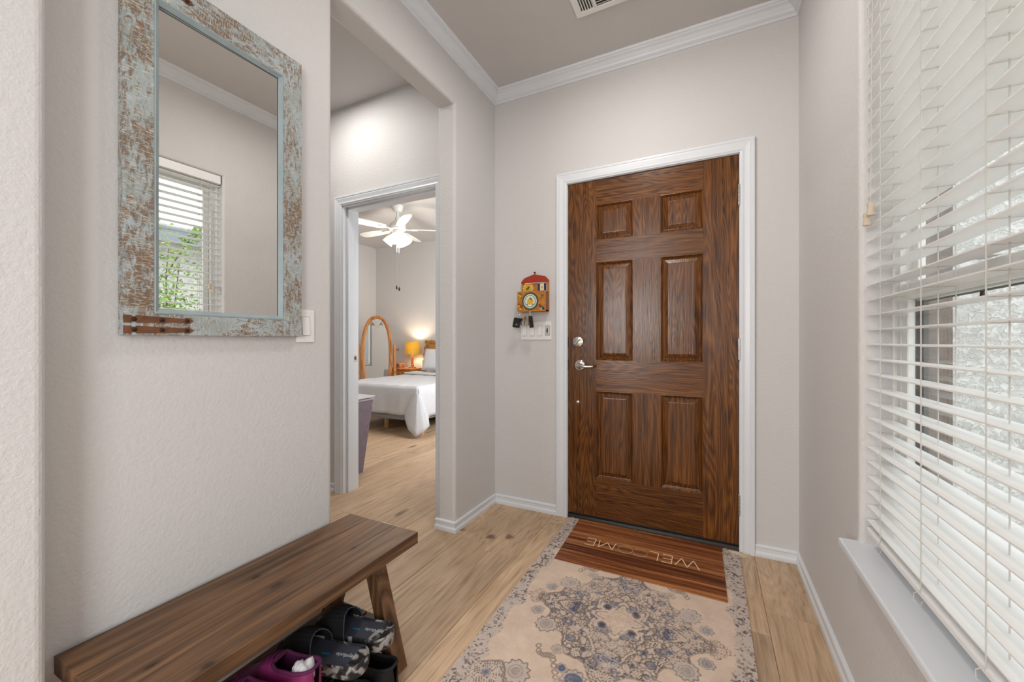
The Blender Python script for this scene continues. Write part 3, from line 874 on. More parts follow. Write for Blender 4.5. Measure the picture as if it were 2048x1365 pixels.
def switch_plate(root, axis, c0, c1, z0, z1, p, sgn, gangs):
    """plate on plane p; axis 'x' -> plate spans y"""
    def bx(a, b, d0, d1, za, zb, cc=0.0):
        q0, q1 = p + sgn * d0, p + sgn * d1
        return MB().box(q0, q1, a, b, za, zb, c=cc) if axis == 'x' else MB().box(a, b, q0, q1, za, zb, c=cc)
    bx(c0, c1, 0.0005, 0.006, z0, z1, 0.0015).build('plate', M['white'], root)
    w = (c1 - c0) / len(gangs)
    zm = (z0 + z1) / 2
    for i, g_ in enumerate(gangs):
        m = c0 + w * (i + 0.5)
        fr_ = bx(m - 0.0170, m + 0.0170, 0.0055, 0.0066, zm - 0.0340, zm + 0.0340).build('switch_frame', M['switchgap'], root)
        if g_ == 'rocker':
            def P(a, d_, z): return (p + sgn * d_, a, z) if axis == 'x' else (a, p + sgn * d_, z)
            a, b = m - 0.0150, m + 0.0150
            MB().hexa([P(a, 0.0066, zm - 0.032), P(b, 0.0066, zm - 0.032), P(b, 0.0066, zm + 0.032), P(a, 0.0066, zm + 0.032)],
                      [P(a, 0.0110, zm - 0.032), P(b, 0.0110, zm - 0.032), P(b, 0.0072, zm + 0.032), P(a, 0.0072, zm + 0.032)]).build('rocker', M['white'], fr_)
        else:
            bx(m - 0.008, m + 0.008, 0.0066, 0.0080, zm - 0.018, zm + 0.018, 0.0005).build('sensor', M['vinyl'], fr_)
            bx(m - 0.0035, m + 0.0035, 0.0078, 0.0130, zm - 0.014, zm + 0.016, 0.001).build('toggle', M['black'], fr_)
            bx(m - 0.0085, m + 0.0005, 0.0078, 0.0110, zm - 0.004, zm + 0.001, 0.0006).build('lever', M['black'], fr_)
        for zz in (z0 + 0.010, z1 - 0.010):
            c_ = (p + sgn * 0.006, m, zz) if axis == 'x' else (m, p + sgn * 0.006, zz)
            MB().lathe(c_, [(0.0028, 0), (0.0024, sgn * 0.0008)], 12, axis).build('screw', M['vinyl'], root)


sw1 = thing('light_switch', 'single white rocker switch half behind the weathered mirror', 'switch', (XL, 0.95, 1.084))
switch_plate(sw1, 'x', 0.914, 0.985, 1.084, 1.200, XL, 1, ['rocker'])
sw4 = thing('light_switch', 'wide white four gang switch plate beside the front door', 'switch', (-0.995, YF, 1.098))
switch_plate(sw4, 'y', -1.100, -0.889, 1.098, 1.214, YF, -1, ['rocker', 'rocker', 'rocker', 'timer'])

# ================================================================== painted key rack and keys
kr = thing('key_rack', 'folk painted wooden key rack with red top on the entry wall', 'key rack', (-1.0, YF, 1.275))
kc = lambda n, r, g, b, ro=0.45: plain(n, srgb(r, g, b), ro, var=0.08, scale=120)
K_or = NT('rack_orange'); K_or.color(K_or.ramp(K_or.noise(K_or.coord(), 45, 4), [(0.3, srgb(168, 96, 26)), (0.7, srgb(206, 136, 44))])).set(0.4)
K_or = K_or.m
K_red, K_yel, K_wht, K_teal, K_navy, K_grn, K_brn = kc('rack_red', 166, 46, 24), kc('rack_yellow', 226, 178, 40), kc('rack_cream', 232, 226, 204), kc('rack_teal', 40, 82, 84), kc('rack_navy', 30, 46, 92), kc('rack_green', 70, 120, 60), kc('rack_brown', 142, 84, 40)
kx0, kx1 = -1.092, -0.905
yb0 = YF - 0.002
bpts = [(kx0, 1.275), (kx1, 1.275), (kx1, 1.475), (kx1 - 0.020, 1.496), (-1.0, 1.514), (kx0 + 0.022, 1.492), (kx0, 1.470)]
MB().prism([(x, yb0, z) for x, z in bpts], (0, -0.012, 0)).build('back_board', K_or, kr)
MB().prism([(x, yb0 - 0.012, z) for x, z in ((kx0, 1.462), (kx1, 1.465), (kx1, 1.477), (kx1 - 0.020, 1.499), (-1.0, 1.517), (kx0 + 0.022, 1.495), (kx0, 1.472))], (0, -0.006, 0)).build('top_board', K_red, kr)
bx_ = MB().box(-1.096, -0.905, YF - 0.060, YF - 0.014, 1.277, 1.284).box(-1.096, -1.089, YF - 0.060, YF - 0.014, 1.277, 1.402).box(-0.912, -0.905, YF - 0.060, YF - 0.014, 1.277, 1.402)
bx_.build('box_side', K_brn, kr)
MB().box(-1.098, -0.904, YF - 0.067, YF - 0.060, 1.275, 1.404, c=0.001).build('box_front', K_or, kr)
yd = YF - 0.067


def disc(cx, cz, r, y, th, mat, name, n=28, scal=0.0, parent=kr, k=10):
    pts = []
    for i in range(n * (2 if scal else 1)):
        a = 2 * PI * i / (n * (2 if scal else 1)); rr = r * (1 + scal * abs(math.cos(k * a / 2)) - scal)
        pts.append((cx + rr * math.cos(a), y, cz + rr * math.sin(a)))
    return MB().prism(pts, (0, -th, 0)).build(name, mat, parent)


cxm, czm = -1.008, 1.340
em = disc(cxm, czm, 0.056, yd, 0.0008, K_teal, 'emblem')
disc(cxm, czm, 0.045, yd - 0.0008, 0.0006, K_wht, 'emblem_ring', parent=em)
disc(cxm, czm, 0.038, yd - 0.0014, 0.0006, K_grn, 'emblem_ring', parent=em)
disc(cxm, czm, 0.034, yd - 0.0020, 0.0005, K_wht, 'emblem_field', parent=em)
disc(cxm, czm - 0.001, 0.021, yd - 0.0025, 0.0006, K_yel, 'emblem_centre', parent=em, scal=0.1)
MB().prism([(cxm + a, yd - 0.003, czm + b) for a, b in ((-0.006, 0.012), (0.003, 0.024), (0.010, 0.018), (0.016, 0.006), (0.015, -0.004), (0.010, 0.008), (0.002, 0.014))], (0, -0.0005, 0)).build('emblem_bird', K_teal, em)
for sx in (-1, 1):
    MB().prism([(cxm + sx * a, yd - 0.0025, czm + b) for a, b in ((0.014, -0.026), (0.024, -0.022), (0.020, -0.014), (0.016, -0.018))], (0, -0.0005, 0)).build('emblem_leaf', K_brn, em)
rk = random.Random(2)
for i in range(46):      # painted flowers in the four corners of the box front
    sx, sz = rk.choice((-1, 1)), rk.choice((-1, 1))
    px_ = cxm + sx * rk.uniform(0.050, 0.078) + (0.012 if sx > 0 else 0); pz_ = czm + sz * rk.uniform(0.020, 0.054)
    disc(min(max(px_, -1.090), -0.914), pz_, rk.uniform(0.005, 0.010), yd - 0.0003 - 0.00002 * i, 0.0007, rk.choice((K_red, K_red, K_yel, K_grn, K_navy, K_or)), 'painted_flower', 12, 0.2, k=5)
yp = yb0 - 0.012
rs = disc(-1.046, 1.430, 0.036, yp, 0.0008, K_wht, 'rosette', 24, 0.12, k=12)
disc(-1.046, 1.430, 0.032, yp - 0.0008, 0.0006, K_yel, 'rosette_field', parent=rs, scal=0.10, k=12)
disc(-1.050, 1.426, 0.010, yp - 0.0014, 0.0005, K_grn, 'rosette_leaf', parent=rs, scal=0.25, k=5)
disc(-1.042, 1.436, 0.008, yp - 0.0014, 0.0005, K_red, 'rosette_flower', parent=rs, scal=0.25, k=5)
fl = MB().box(-0.982, -0.917, yp - 0.0016, yp, 1.408, 1.456).build('flag', K_wht, kr)
MB().box(-0.980, -0.963, yp - 0.0022, yp - 0.0016, 1.409, 1.455).build('flag_stripe', K_navy, fl)
MB().box(-0.936, -0.919, yp - 0.0022, yp - 0.0016, 1.409, 1.455).build('flag_stripe', K_navy, fl)
disc(-0.9495, 1.433, 0.008, yp - 0.0016, 0.0005, K_yel, 'flag_emblem', parent=fl)
MB().box(-0.985, -0.918, yp - 0.001, yp, 1.395, 1.402).build('painted_band', K_wht, kr)
MB().box(-1.066, -0.925, yp - 0.0072, yp - 0.0005, 1.4585, 1.4620).build('painted_border', K_wht, kr)
MB().lathe((-1.0, YF - 0.0005, 1.527), [(0.003, 0), (0.003, -0.012), (0.006, -0.013), (0.006, -0.016)], 12, 'y').build('nail', M['ironbolt'], kr)
for hx in (-1.085, -1.003):
    MB().tube([(hx, YF - 0.064, 1.276), (hx, YF - 0.068, 1.268), (hx, YF - 0.078, 1.262), (hx, YF - 0.084, 1.268), (hx, YF - 0.084, 1.274)], 0.0016, 8).build('hook', M['nickel'], kr, smooth=True)


def ring(c, r, th, n=28, tilt=(0, 1, 0)):
    t = Vector(tilt).normalized(); a = t.orthogonal().normalized(); b = t.cross(a)
    return [Vector(c) + a * r * math.cos(2 * PI * i / n) + b * r * math.sin(2 * PI * i / n) for i in range(n)]


def keyshape(mb, top, d, ln, w):
    """flat key hanging from 'top' along d"""
    d = Vector(d).normalized(); s_ = d.cross(Vector((0, 1, 0))).normalized()
    T = Vector(top)
    pts = [T + d * 0 + s_ * -w * 0.5, T + s_ * w * 0.5, T + d * ln * 0.12 + s_ * w, T + d * ln * 0.32 + s_ * w, T + d * ln * 0.42 + s_ * w * 0.36]
    k = 5
    for i in range(k):
        pts += [T + d * ln * (0.5 + 0.45 * i / k) + s_ * w * 0.36, T + d * ln * (0.54 + 0.45 * i / k) + s_ * w * (0.16 if i % 2 else 0.26)]
    pts += [T + d * ln, T + d * ln * 0.95 - s_ * w * 0.36, T + d * ln * 0.42 - s_ * w * 0.36, T + d * ln * 0.32 - s_ * w, T + d * ln * 0.12 - s_ * w]
    mb.prism(pts, (0, -0.002, 0))


ks1 = thing('key_set', 'black car key fob with silver emblem on a wide steel ring', 'keys', (-1.085, YF - 0.075, 1.17))
yk = YF - 0.084
MB().tube(ring((-1.087, yk, 1.254), 0.015, 0, tilt=(0.15, 1, 0.1)), 0.0011, 8, closed=True).build('key_ring', M['nickel'], ks1, smooth=True)
MB().tube(ring((-1.078, yk + 0.004, 1.236), 0.009, 0, tilt=(0.8, 0.6, 0)), 0.0010, 8, closed=True).build('key_ring', M['nickel'], ks1, smooth=True)
fd = Vector((-0.16, 0, -1)).normalized(); fs_ = Vector((1, 0, -0.16)).normalized()
c0 = Vector((-1.090, yk - 0.006, 1.237))
fob = MB().prism([c0 + fd * a + fs_ * b for a, b in ((0, -0.017), (0.004, -0.020), (0.058, -0.023), (0.063, -0.019), (0.063, 0.019), (0.058, 0.023), (0.004, 0.020), (0, 0.017))], (0, 0.014, 0)).build('fob', M['black'], ks1)
cE = c0 + fd * 0.043 + fs_ * 0.002 + Vector((0, -0.0008, 0))
for (dx_, dz_) in ((0, 0), (0.0038, 0.0012)):
    MB().tube([cE + Vector((dx_ + 0.0034 * math.cos(q), 0, dz_ + 0.0040 * math.sin(q))) for q in [2 * PI * i / 16 for i in range(16)]], 0.0009, 6, closed=True).build('emblem', M['chrome'], fob)
kk = MB(); keyshape(kk, (-1.070, yk + 0.006, 1.233), (0.16, 0, -1), 0.045, 0.011); kk.build('key', M['black'], ks1)
kk = MB(); keyshape(kk, (-1.063, yk + 0.012, 1.240), (0.34, 0, -1), 0.040, 0.009); kk.build('key', M['nickel'], ks1)

ks2 = thing('key_set', 'bunch of house keys with slim black fob under the key rack', 'keys', (-1.0, YF - 0.075, 1.17))
MB().tube(ring((-1.003, yk, 1.252), 0.013, 0, tilt=(0.7, 0.7, 0.1)), 0.0011, 8, closed=True).build('key_ring', M['nickel'], ks2, smooth=True)
M['brass'] = plain('dull_brass_key', srgb(150, 128, 96), 0.35, 0.9)
for (tx, ang, ln, mt) in ((-1.030, -0.16, 0.062, 'brass'), (-1.022, -0.03, 0.066, 'nickel'), (-1.013, 0.06, 0.060, 'brass')):
    kk = MB(); keyshape(kk, (tx, yk - 0.004 + tx * 0.02 + 0.02, 1.245), (ang, 0, -1), ln, 0.011); kk.build('key', M[mt], ks2)
fd = Vector((0.12, 0, -1)).normalized(); fs_ = Vector((1, 0, 0.12)).normalized(); c0 = Vector((-0.998, yk - 0.008, 1.246))
fb2 = MB().prism([c0 + fd * a + fs_ * b for a, b in ((0, -0.008), (0.004, -0.011), (0.070, -0.012), (0.074, -0.009), (0.074, 0.009), (0.070, 0.012), (0.004, 0.011), (0, 0.008))], (0, 0.012, 0)).build('fob', M['black'], ks2)
MB().box(c0.x + 0.0105, c0.x + 0.0118, yk - 0.008, yk + 0.004, 1.185, 1.238).build('fob_edge', M['nickel'], fb2)

# ================================================================== ceiling vent
cv = thing('ceiling_vent', 'white louvred air register in the entry ceiling', 'vent', (-0.45, 1.83, CEIL))
vx0, vx1, vy0, vy1 = -0.606, -0.29, 1.665, 1.983
vz = CEIL - 0.008
fr = MB().box(vx0, vx1, vy0, vy0 + 0.030, vz, CEIL, c=0.002).box(vx0, vx1, vy1 - 0.030, vy1, vz, CEIL, c=0.002).box(vx0, vx0 + 0.032, vy0 + 0.03, vy1 - 0.03, vz, CEIL, c=0.002).box(vx1 - 0.032, vx1, vy0 + 0.03, vy1 - 0.03, vz, CEIL, c=0.002)
xm = vx0 + 0.032 + 0.066
fr.box(xm, xm + 0.012, vy0 + 0.03, vy1 - 0.03, vz, CEIL)
fr.build('frame', M['white'], cv)
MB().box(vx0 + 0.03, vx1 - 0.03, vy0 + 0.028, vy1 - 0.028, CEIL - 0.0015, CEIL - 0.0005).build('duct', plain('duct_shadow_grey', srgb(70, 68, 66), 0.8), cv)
for k in range(5):
    x = vx0 + 0.036 + k * 0.013
    MB().hexa([(x, vy0 + 0.03, CEIL - 0.001), (x + 0.0015, vy0 + 0.03, CEIL - 0.001), (x + 0.0015, vy1 - 0.03, CEIL - 0.001), (x, vy1 - 0.03, CEIL - 0.001)],
              [(x + 0.006, vy0 + 0.03, vz), (x + 0.009, vy0 + 0.03, vz), (x + 0.009, vy1 - 0.03, vz), (x + 0.006, vy1 - 0.03, vz)]).build('louvre', M['white'], cv)
for k in range(16):
    y = vy1 - 0.034 - k * 0.0155
    MB().hexa([(xm + 0.012, y, CEIL - 0.001), (vx1 - 0.032, y, CEIL - 0.001), (vx1 - 0.032, y - 0.0015, CEIL - 0.001), (xm + 0.012, y - 0.0015, CEIL - 0.001)],
              [(xm + 0.012, y - 0.007, vz), (vx1 - 0.032, y - 0.007, vz), (vx1 - 0.032, y - 0.011, vz), (xm + 0.012, y - 0.011, vz)]).build('louvre', M['white'], cv)
MB().lathe((vx0 + 0.016, 1.85, vz), [(0.004, 0), (0.003, -0.001)], 12).build('screw', M['nickel'], cv)

# ================================================================== bench
bz_ = 0.400
bench = thing('bench', 'dark brown wooden bench with A frame legs against the left wall', 'bench', (-1.11, 0.735, 0))
bx0, bx1, by0, by1 = -1.282, -0.940, 0.336, 1.137
w3 = (bx1 - bx0) / 3
cuts = [bx0, bx0 + 0.098, bx0 + 0.225, bx1]
for a, b in zip(cuts[:-1], cuts[1:]):
    MB().box(a + 0.0002, b - 0.0002, by0, by1, bz_ - 0.040, bz_, c=0.0012).build('top_board', M['bench'], bench)
cxB = -1.098
for (ya, yb_) in ((0.430, 0.482), (0.988, 1.040)):
    for sg in (-1, 1):
        xt, xf = cxB + sg * 0.085, cxB + sg * 0.193
        w_ = 0.046 * sg
        q = lambda x, z: [(x - w_, ya, z), (x, ya, z), (x, yb_, z), (x - w_, yb_, z)]
        MB().hexa(q(xf, 0.0), q(xt, bz_ - 0.040)).build('leg', M['bench_z'], bench)
    f_at = lambda z: 0.193 + (0.085 - 0.193) * z / 0.36
    zA, zB = 0.085, 0.130
    MB().hexa([(cxB - f_at(zA) + 0.044, ya + 0.006, zA), (cxB + f_at(zA) - 0.044, ya + 0.006, zA), (cxB + f_at(zA) - 0.044, yb_ - 0.006, zA), (cxB - f_at(zA) + 0.044, yb_ - 0.006, zA)],
              [(cxB - f_at(zB) + 0.044, ya + 0.006, zB), (cxB + f_at(zB) - 0.044, ya + 0.006, zB), (cxB + f_at(zB) - 0.044, yb_ - 0.006, zB), (cxB - f_at(zB) + 0.044, yb_ - 0.006, zB)]).build('stretcher', M['bench_x'], bench)
for a, b in ((-1.205, -1.137), (-1.130, -1.066), (-1.059, -0.995)):
    MB().box(a, b, 0.432, 1.020, 0.131, 0.148, c=0.002).build('shelf_slat', M['bench'], bench)
SHZ = 0.148

# ================================================================== rug
rug = thing('area_rug', 'faded cream rug with grey blue medallion in front of the door', 'rug', (-0.312, 1.57, 0))
RW, RL, RC = 0.453, 0.775, Vector((-0.312, 1.568))
NU, NV = 420, 716
rs_ = np.random.RandomState(4)


def vnoise(u, v, f):
    g = rs_.rand(64, 64)
    x = (u * f) % 64; y = (v * f) % 64
    i = x.astype(int); j = y.astype(int); a = x - i; b = y - j
    a = a * a * (3 - 2 * a); b = b * b * (3 - 2 * b)
    i1, j1 = (i + 1) % 64, (j + 1) % 64; i %= 64; j %= 64
    return (g[i, j] * (1 - a) + g[i1, j] * a) * (1 - b) + (g[i, j1] * (1 - a) + g[i1, j1] * a) * b


uu, vv = np.meshgrid(np.linspace(-RW, RW, NU), np.linspace(-RL, RL, NV), indexing='ij')
w1 = (vnoise(uu + 3, vv + 3, 60) - 0.5) * 0.006; w2 = (vnoise(uu + 5, vv + 5, 60) - 0.5) * 0.006
U, V_ = uu + w1, vv + w2
A_, B_ = np.abs(U), np.abs(V_)
dark = np.zeros_like(uu); blue = np.zeros_like(uu); tone = np.zeros_like(uu)
st = lambda d, w: np.clip(1 - np.abs(d) / w, 0, 1) ** 0.6
fil = lambda e, k: (np.sin(A_ * 330 + 2.6 * np.sin(B_ * 120)) * np.sin(B_ * 310 + 2.4 * np.sin(A_ * 140 + 1.1)) + 0.55 * np.sin((A_ + B_) * 520 + 3 * np.sin((A_ - B_) * 90)))
F = fil(0, 0) * 0.8 + 0.5 * np.sin(A_ * 720 + 2 * np.sin(B_ * 300)) * np.sin(B_ * 700)
th = np.arctan2(B_ / 0.36, A_ / 0.37)
m = ((A_ / 0.365) ** 1.25 + (B_ / 0.375) ** 1.25) ** (1 / 1.25)
edge = m - (0.86 + 0.055 * np.cos(th * 12))
inside = edge < 0
dark = np.maximum(dark, inside * np.clip(F * 1.6 + 0.25, 0, 1))
tone = np.maximum(tone, inside * 0.22)
dark = np.maximum(dark, st(edge, 0.022) * 0.85)
for lv_, am in ((0.62, 0.07), (0.40, 0.05)):
    e2 = m - (lv_ + am * np.cos(th * 8 + (0.6 if lv_ > 0.5 else 0)))
    dark *= 1 - st(e2 + 0.035, 0.028)
    dark = np.maximum(dark, st(e2, 0.022) * 0.9)
rr2 = np.random.RandomState(12)
for q in range(150):      # curling floral line work, mirrored in both axes
    cu, cv2 = rr2.rand() * 0.36, rr2.rand() * 0.37
    R0 = 0.008 + 0.012 * rr2.rand()
    ds = np.sqrt((A_ - cu) ** 2 + (B_ - cv2) ** 2); tq = np.arctan2(B_ - cv2, A_ - cu)
    spir = ds - R0 * (1 + 0.25 * np.cos(tq * rr2.randint(1, 6) + rr2.rand() * 6))
    near = (ds < R0 * 1.5) & inside
    ins2 = near & (spir < 0)
    dark = np.where(ins2, dark * 0.35, dark)
    dark = np.maximum(dark, st(spir, 0.0036) * near)
    if q % 5 == 0: blue = np.maximum(blue, ins2 * 0.45)
# light central rosette
r0 = np.sqrt((A_ / 1.0) ** 2 + (B_ * 1.0) ** 2); t0 = np.arctan2(V_, U)
e3 = r0 - (0.088 + 0.016 * np.cos(t0 * 8))
dark = np.where(e3 < 0, np.clip(F, 0, 1) * 0.45, dark); tone = np.where(e3 < 0, 0.0, tone)
dark *= 1 - st(e3, 0.010); dark = np.maximum(dark, st(e3 + 0.012, 0.005) * 0.8); dark = np.maximum(dark, st(e3 - 0.012, 0.005) * 0.8)
for k in range(4):
    a = PI / 4 + k * PI / 2
    rr = np.sqrt((U - 0.078 * math.cos(a)) ** 2 + (V_ - 0.078 * math.sin(a)) ** 2)
    dark *= 1 - st(rr - 0.026, 0.006); dark = np.maximum(dark, (rr < 0.019) * 0.75); blue = np.maximum(blue, (rr < 0.012) * 0.8)


def flower(cu, cv_, R, tn=0.5, bl=0.0, k=11):
    global dark, blue, tone
    rr = np.sqrt((U - cu) ** 2 + (V_ - cv_) ** 2); tt = np.arctan2(V_ - cv_, U - cu)
    bd_ = R * (1 + 0.09 * np.cos(tt * k)); ins = rr < bd_
    dark = np.where(ins, 0.15 * np.clip(np.sin(tt * k * 2) * 2, 0, 1), dark)
    tone = np.where(ins, tn, tone)
    dark = np.maximum(dark, st(rr - bd_, R * 0.09) * 0.9)
    dark = np.maximum(dark, st(rr - R * 0.55, R * 0.10) * 0.5)
    dark = np.maximum(dark, (rr < R * 0.38) * np.clip(np.sin(rr * 1400) + 0.6, 0, 1) * 0.7)
    if bl: blue = np.maximum(blue, (rr < R * 0.75) * bl)


for su in (-1, 1):
    for sv in (-1, 1):
        flower(su * 0.245, sv * 0.145, 0.040, 0.55)
        flower(su * 0.305, sv * 0.085, 0.024, 0.6, 0.25, 8)
        flower(su * 0.165, sv * 0.245, 0.020, 0.5, 0.0, 7)
        flower(su * 0.075, sv * 0.345, 0.040, 0.5, 0.65 if sv < 0 else 0.3)
        flower(su * 0.125, sv * 0.315, 0.018, 0.4, 0.7, 6)
        flower(su * 0.255, sv * 0.395, 0.045, 0.5)
        for (a, b, R, bl) in ((0.175, 0.02, 0.022, 0.75), (0.02, 0.215, 0.026, 0.75), (0.11, 0.13, 0.014, 0.7), (0.19, 0.085, 0.012, 0.8), (0.085, 0.205, 0.012, 0.75), (0.145, 0.175, 0.012, 0.7), (0.27, 0.03, 0.012, 0.6)):
            rr = np.sqrt((U - su * a) ** 2 + (V_ - sv * b) ** 2)
            blue = np.maximum(blue, np.clip(1.3 - rr / R, 0, 1) * bl)
        # leaf chain from the medallion to the side pendants
        for q in range(14):
            fq = q / 13
            cu, cv_ = su * (0.10 + 0.13 * fq), sv * (0.37 - 0.12 * fq + 0.02 * math.sin(fq * 9))
            rr = np.sqrt(((U - cu)) ** 2 + ((V_ - cv_)) ** 2)
            dark = np.maximum(dark, st(rr - 0.009, 0.004) * 0.75)
# side and end pendants
pend = (np.abs(V_) / 0.055 + np.abs(A_ - 0.335) / 0.06) < 1
dark = np.maximum(dark, pend * np.clip(F + 0.2, 0, 1) * 0.85)
pend2 = (A_ / 0.06 + np.abs(B_ - 0.43) / 0.075) < 1
dark = np.maximum(dark, pend2 * np.clip(F + 0.2, 0, 1) * 0.85); tone = np.maximum(tone, pend2 * 0.3)
# corner spandrels
ca, cb = 0.385 - A_, 0.70 - B_
sp2 = np.sqrt((ca / 0.29) ** 2 + (cb / 0.36) ** 2); ta = np.arctan2(cb, ca)
es = sp2 - (0.86 + 0.06 * np.cos(ta * 14)); ins = (es < 0)
dark = np.maximum(dark, ins * np.clip(F * 1.4, 0, 1) * 0.9 * (dark < 0.05)); tone = np.maximum(tone, ins * 0.35)
dark = np.maximum(dark, st(es, 0.02) * 0.8)
for (a, b, R) in ((0.31, 0.56, 0.03), (0.2, 0.62, 0.02), (0.34, 0.44, 0.018), (0.27, 0.47, 0.014)):
    rr = np.sqrt((A_ - a) ** 2 + (B_ - b) ** 2); blue = np.maximum(blue, np.clip(1.3 - rr / R, 0, 1) * 0.6)
# speckled border
wob = (vnoise(uu + 7, vv + 7, 16) - 0.5) * 0.05
bord = np.clip((A_ + wob - 0.385) / 0.014, 0, 1); bord = np.maximum(bord, np.clip((B_ - 0.71) / 0.01, 0, 1))
spk = vnoise(uu + 9, vv + 9, 190) * 0.6 + vnoise(uu + 11, vv + 11, 90) * 0.4
tone = np.maximum(tone * (1 - bord), bord * 0.55)
dark = np.maximum(dark * (1 - 0.75 * bord), bord * np.clip((spk - 0.55) * 9, 0, 1) * 0.95)
# wear: the print is rubbed away in patches and broken by the weave
wear = vnoise(uu + 13, vv + 13, 9) * 0.5 + vnoise(uu + 15, vv + 15, 34) * 0.3 + vnoise(uu + 17, vv + 17, 220) * 0.5
keep = np.clip((wear - 0.22) * 2.6, 0, 1)
dark *= keep; blue *= np.clip(keep * 1.2, 0, 1)
xs = (RC.x + uu).ravel(); ysr = (RC.y + vv).ravel()
zz = 0.0068 + 0.0006 * vnoise(uu + 19, vv + 19, 30).ravel()
me = bpy.data.meshes.new('pile')
base_r = Vector(rug['_b'])
co = np.stack([xs - base_r.x, ysr - base_r.y, zz], 1)
ii, jj = np.meshgrid(np.arange(NU - 1), np.arange(NV - 1), indexing='ij')
q0 = (ii * NV + jj).ravel(); faces = np.stack([q0, q0 + NV, q0 + NV + 1, q0 + 1], 1)
me.vertices.add(len(co)); me.vertices.foreach_set('co', co.ravel().astype(np.float32))
me.loops.add(faces.size); me.polygons.add(len(faces))
me.loops.foreach_set('vertex_index', faces.ravel().astype(np.int32))
me.polygons.foreach_set('loop_start', np.arange(0, faces.size, 4, dtype=np.int32))
me.update(calc_edges=True); me.validate()
ca_ = me.color_attributes.new('print', 'FLOAT_COLOR', 'POINT')
cc = np.ones((len(co), 4), np.float32); cc[:, 0] = dark.ravel(); cc[:, 1] = blue.ravel(); cc[:, 2] = tone.ravel()
ca_.data.foreach_set('color', cc.ravel())
rt_ = NT('rug_print')
at = rt_.node('ShaderNodeAttribute'); at.attribute_name = 'print'
sep = rt_.node('ShaderNodeSeparateColor'); rt_.link(at.outputs['Color'], sep.inputs[0])
field = rt_.ramp(rt_.noise(rt_.coord((9, 9, 9)), 1.0, 6, 0.75), [(0.3, srgb(210, 186, 169)), (0.7, srgb(232, 210, 190))])
col = rt_.rgbmix(sep.outputs[2], field, srgb(190, 182, 180))
col = rt_.rgbmix(rt_.math('MULTIPLY', sep.outputs[1], 1.15, clamp=True), col, srgb(54, 94, 138))
col = rt_.rgbmix(rt_.math('MULTIPLY', sep.outputs[0], 0.92), col, srgb(88, 77, 73))
wv1 = rt_.noise(rt_.coord((900, 260, 1)), 1.0, 2); wv2 = rt_.noise(rt_.coord((260, 900, 1)), 1.0, 2)
weave = rt_.math('MULTIPLY', rt_.math('ADD', wv1, wv2), 0.5)
col = rt_.rgbmix(1.0, col, rt_.ramp(weave, [(0.36, (0.78, 0.78, 0.78)), (0.58, (1.07, 1.07, 1.07))]), 'MULTIPLY')
rt_.color(col).set(0.95, 0, 0.1); rt_.bump(weave, 0.5, 0.0015)
me.materials.append(rt_.m)
po = bpy.data.objects.new('pile', me); COL.objects.link(po); po.parent = rug
MB().box(RC.x - RW, RC.x + RW, RC.y - RL, RC.y + RL, 0.0004, 0.0066).build('backing', plain('rug_edge', srgb(190, 172, 154), 0.95, var=0.1, scale=200), rug)
fg = MB(); rf = random.Random(8)
for sgn in (1, -1):
    for k in range(170):
        x = RC.x - RW + 2 * RW * (k + rf.random()) / 110
        y = RC.y + sgn * RL; ln = rf.uniform(0.016, 0.027); dx = rf.gauss(0, 0.010)
        lift = 0.0008 + 0.0015 * rf.random()
        fg.tube([(x, y - sgn * 0.002, 0.005), (x + dx * 0.4, y + sgn * ln * 0.5, 0.0045 + lift), (x + dx, y + sgn * ln * 0.72, 0.0026 + lift * 0.7)], 0.0011, 5)
for k in range(34):     # loose tangled fringe at the corner by the hinges
    x = RC.x + RW - rf.uniform(0.0, 0.05); y = RC.y + RL - rf.uniform(0.0, 0.03); a = rf.uniform(-0.9, 0.7); ln = rf.uniform(0.03, 0.06)
    fg.tube([(x, y, 0.0068), (x + math.cos(a) * ln * 0.5, y + math.sin(a) * ln * 0.35, 0.0064), (x + math.cos(a) * ln, min(y + math.sin(a) * ln * 0.5, YF - 0.03), 0.003)], 0.0012, 5)
fo = fg.build('fringe', plain('fringe_cotton', srgb(222, 204, 178), 0.9, var=0.1, scale=100), rug); fo['kind'] = 'stuff'

# ================================================================== welcome mat
mat_ = thing('door_mat', 'brown wood print door mat lettered WELCOME on the rug', 'door mat', (-0.315, 2.105, 0.008))
P4 = [(-0.688, 1.866), (0.070, 1.866), (0.060, 2.346), (-0.703, 2.346)]
MB().prism([(x, y, 0.0082) for x, y in P4], (0, 0, 0.0034)).build('sheet', M['mat'], mat_)
ink = 0.0044
zt = 0.01185


def stroke(pts, closed=False):
    mb = MB(); n = len(pts)
    for i in range(n if closed else n - 1):
        a, b = Vector((*pts[i], 0)), Vector((*pts[(i + 1) % n], 0)); d = (b - a).normalized(); s_ = Vector((-d.y, d.x, 0)) * ink / 2
        e = d * ink * 0.45
        mb.prism([a - e - s_, b + e - s_, b + e + s_, a - e + s_], (0, 0, 0.0006))
    return mb


def glyph(name, strokes, xr, width):
    """letters read from the door: u runs to -x, v to -y"""
    mb = MB()
    for pts, cl in strokes:
        w = [(xr - u * width, 2.141 - v * 0.074) for u, v in pts]
        q = stroke(w, cl)
        mb.add(q.v, q.f)
    mb.v = [(x, y, z + zt - 0.0002) for x, y, z in mb.v]
    mb.build(name, M['cream'], mat_)


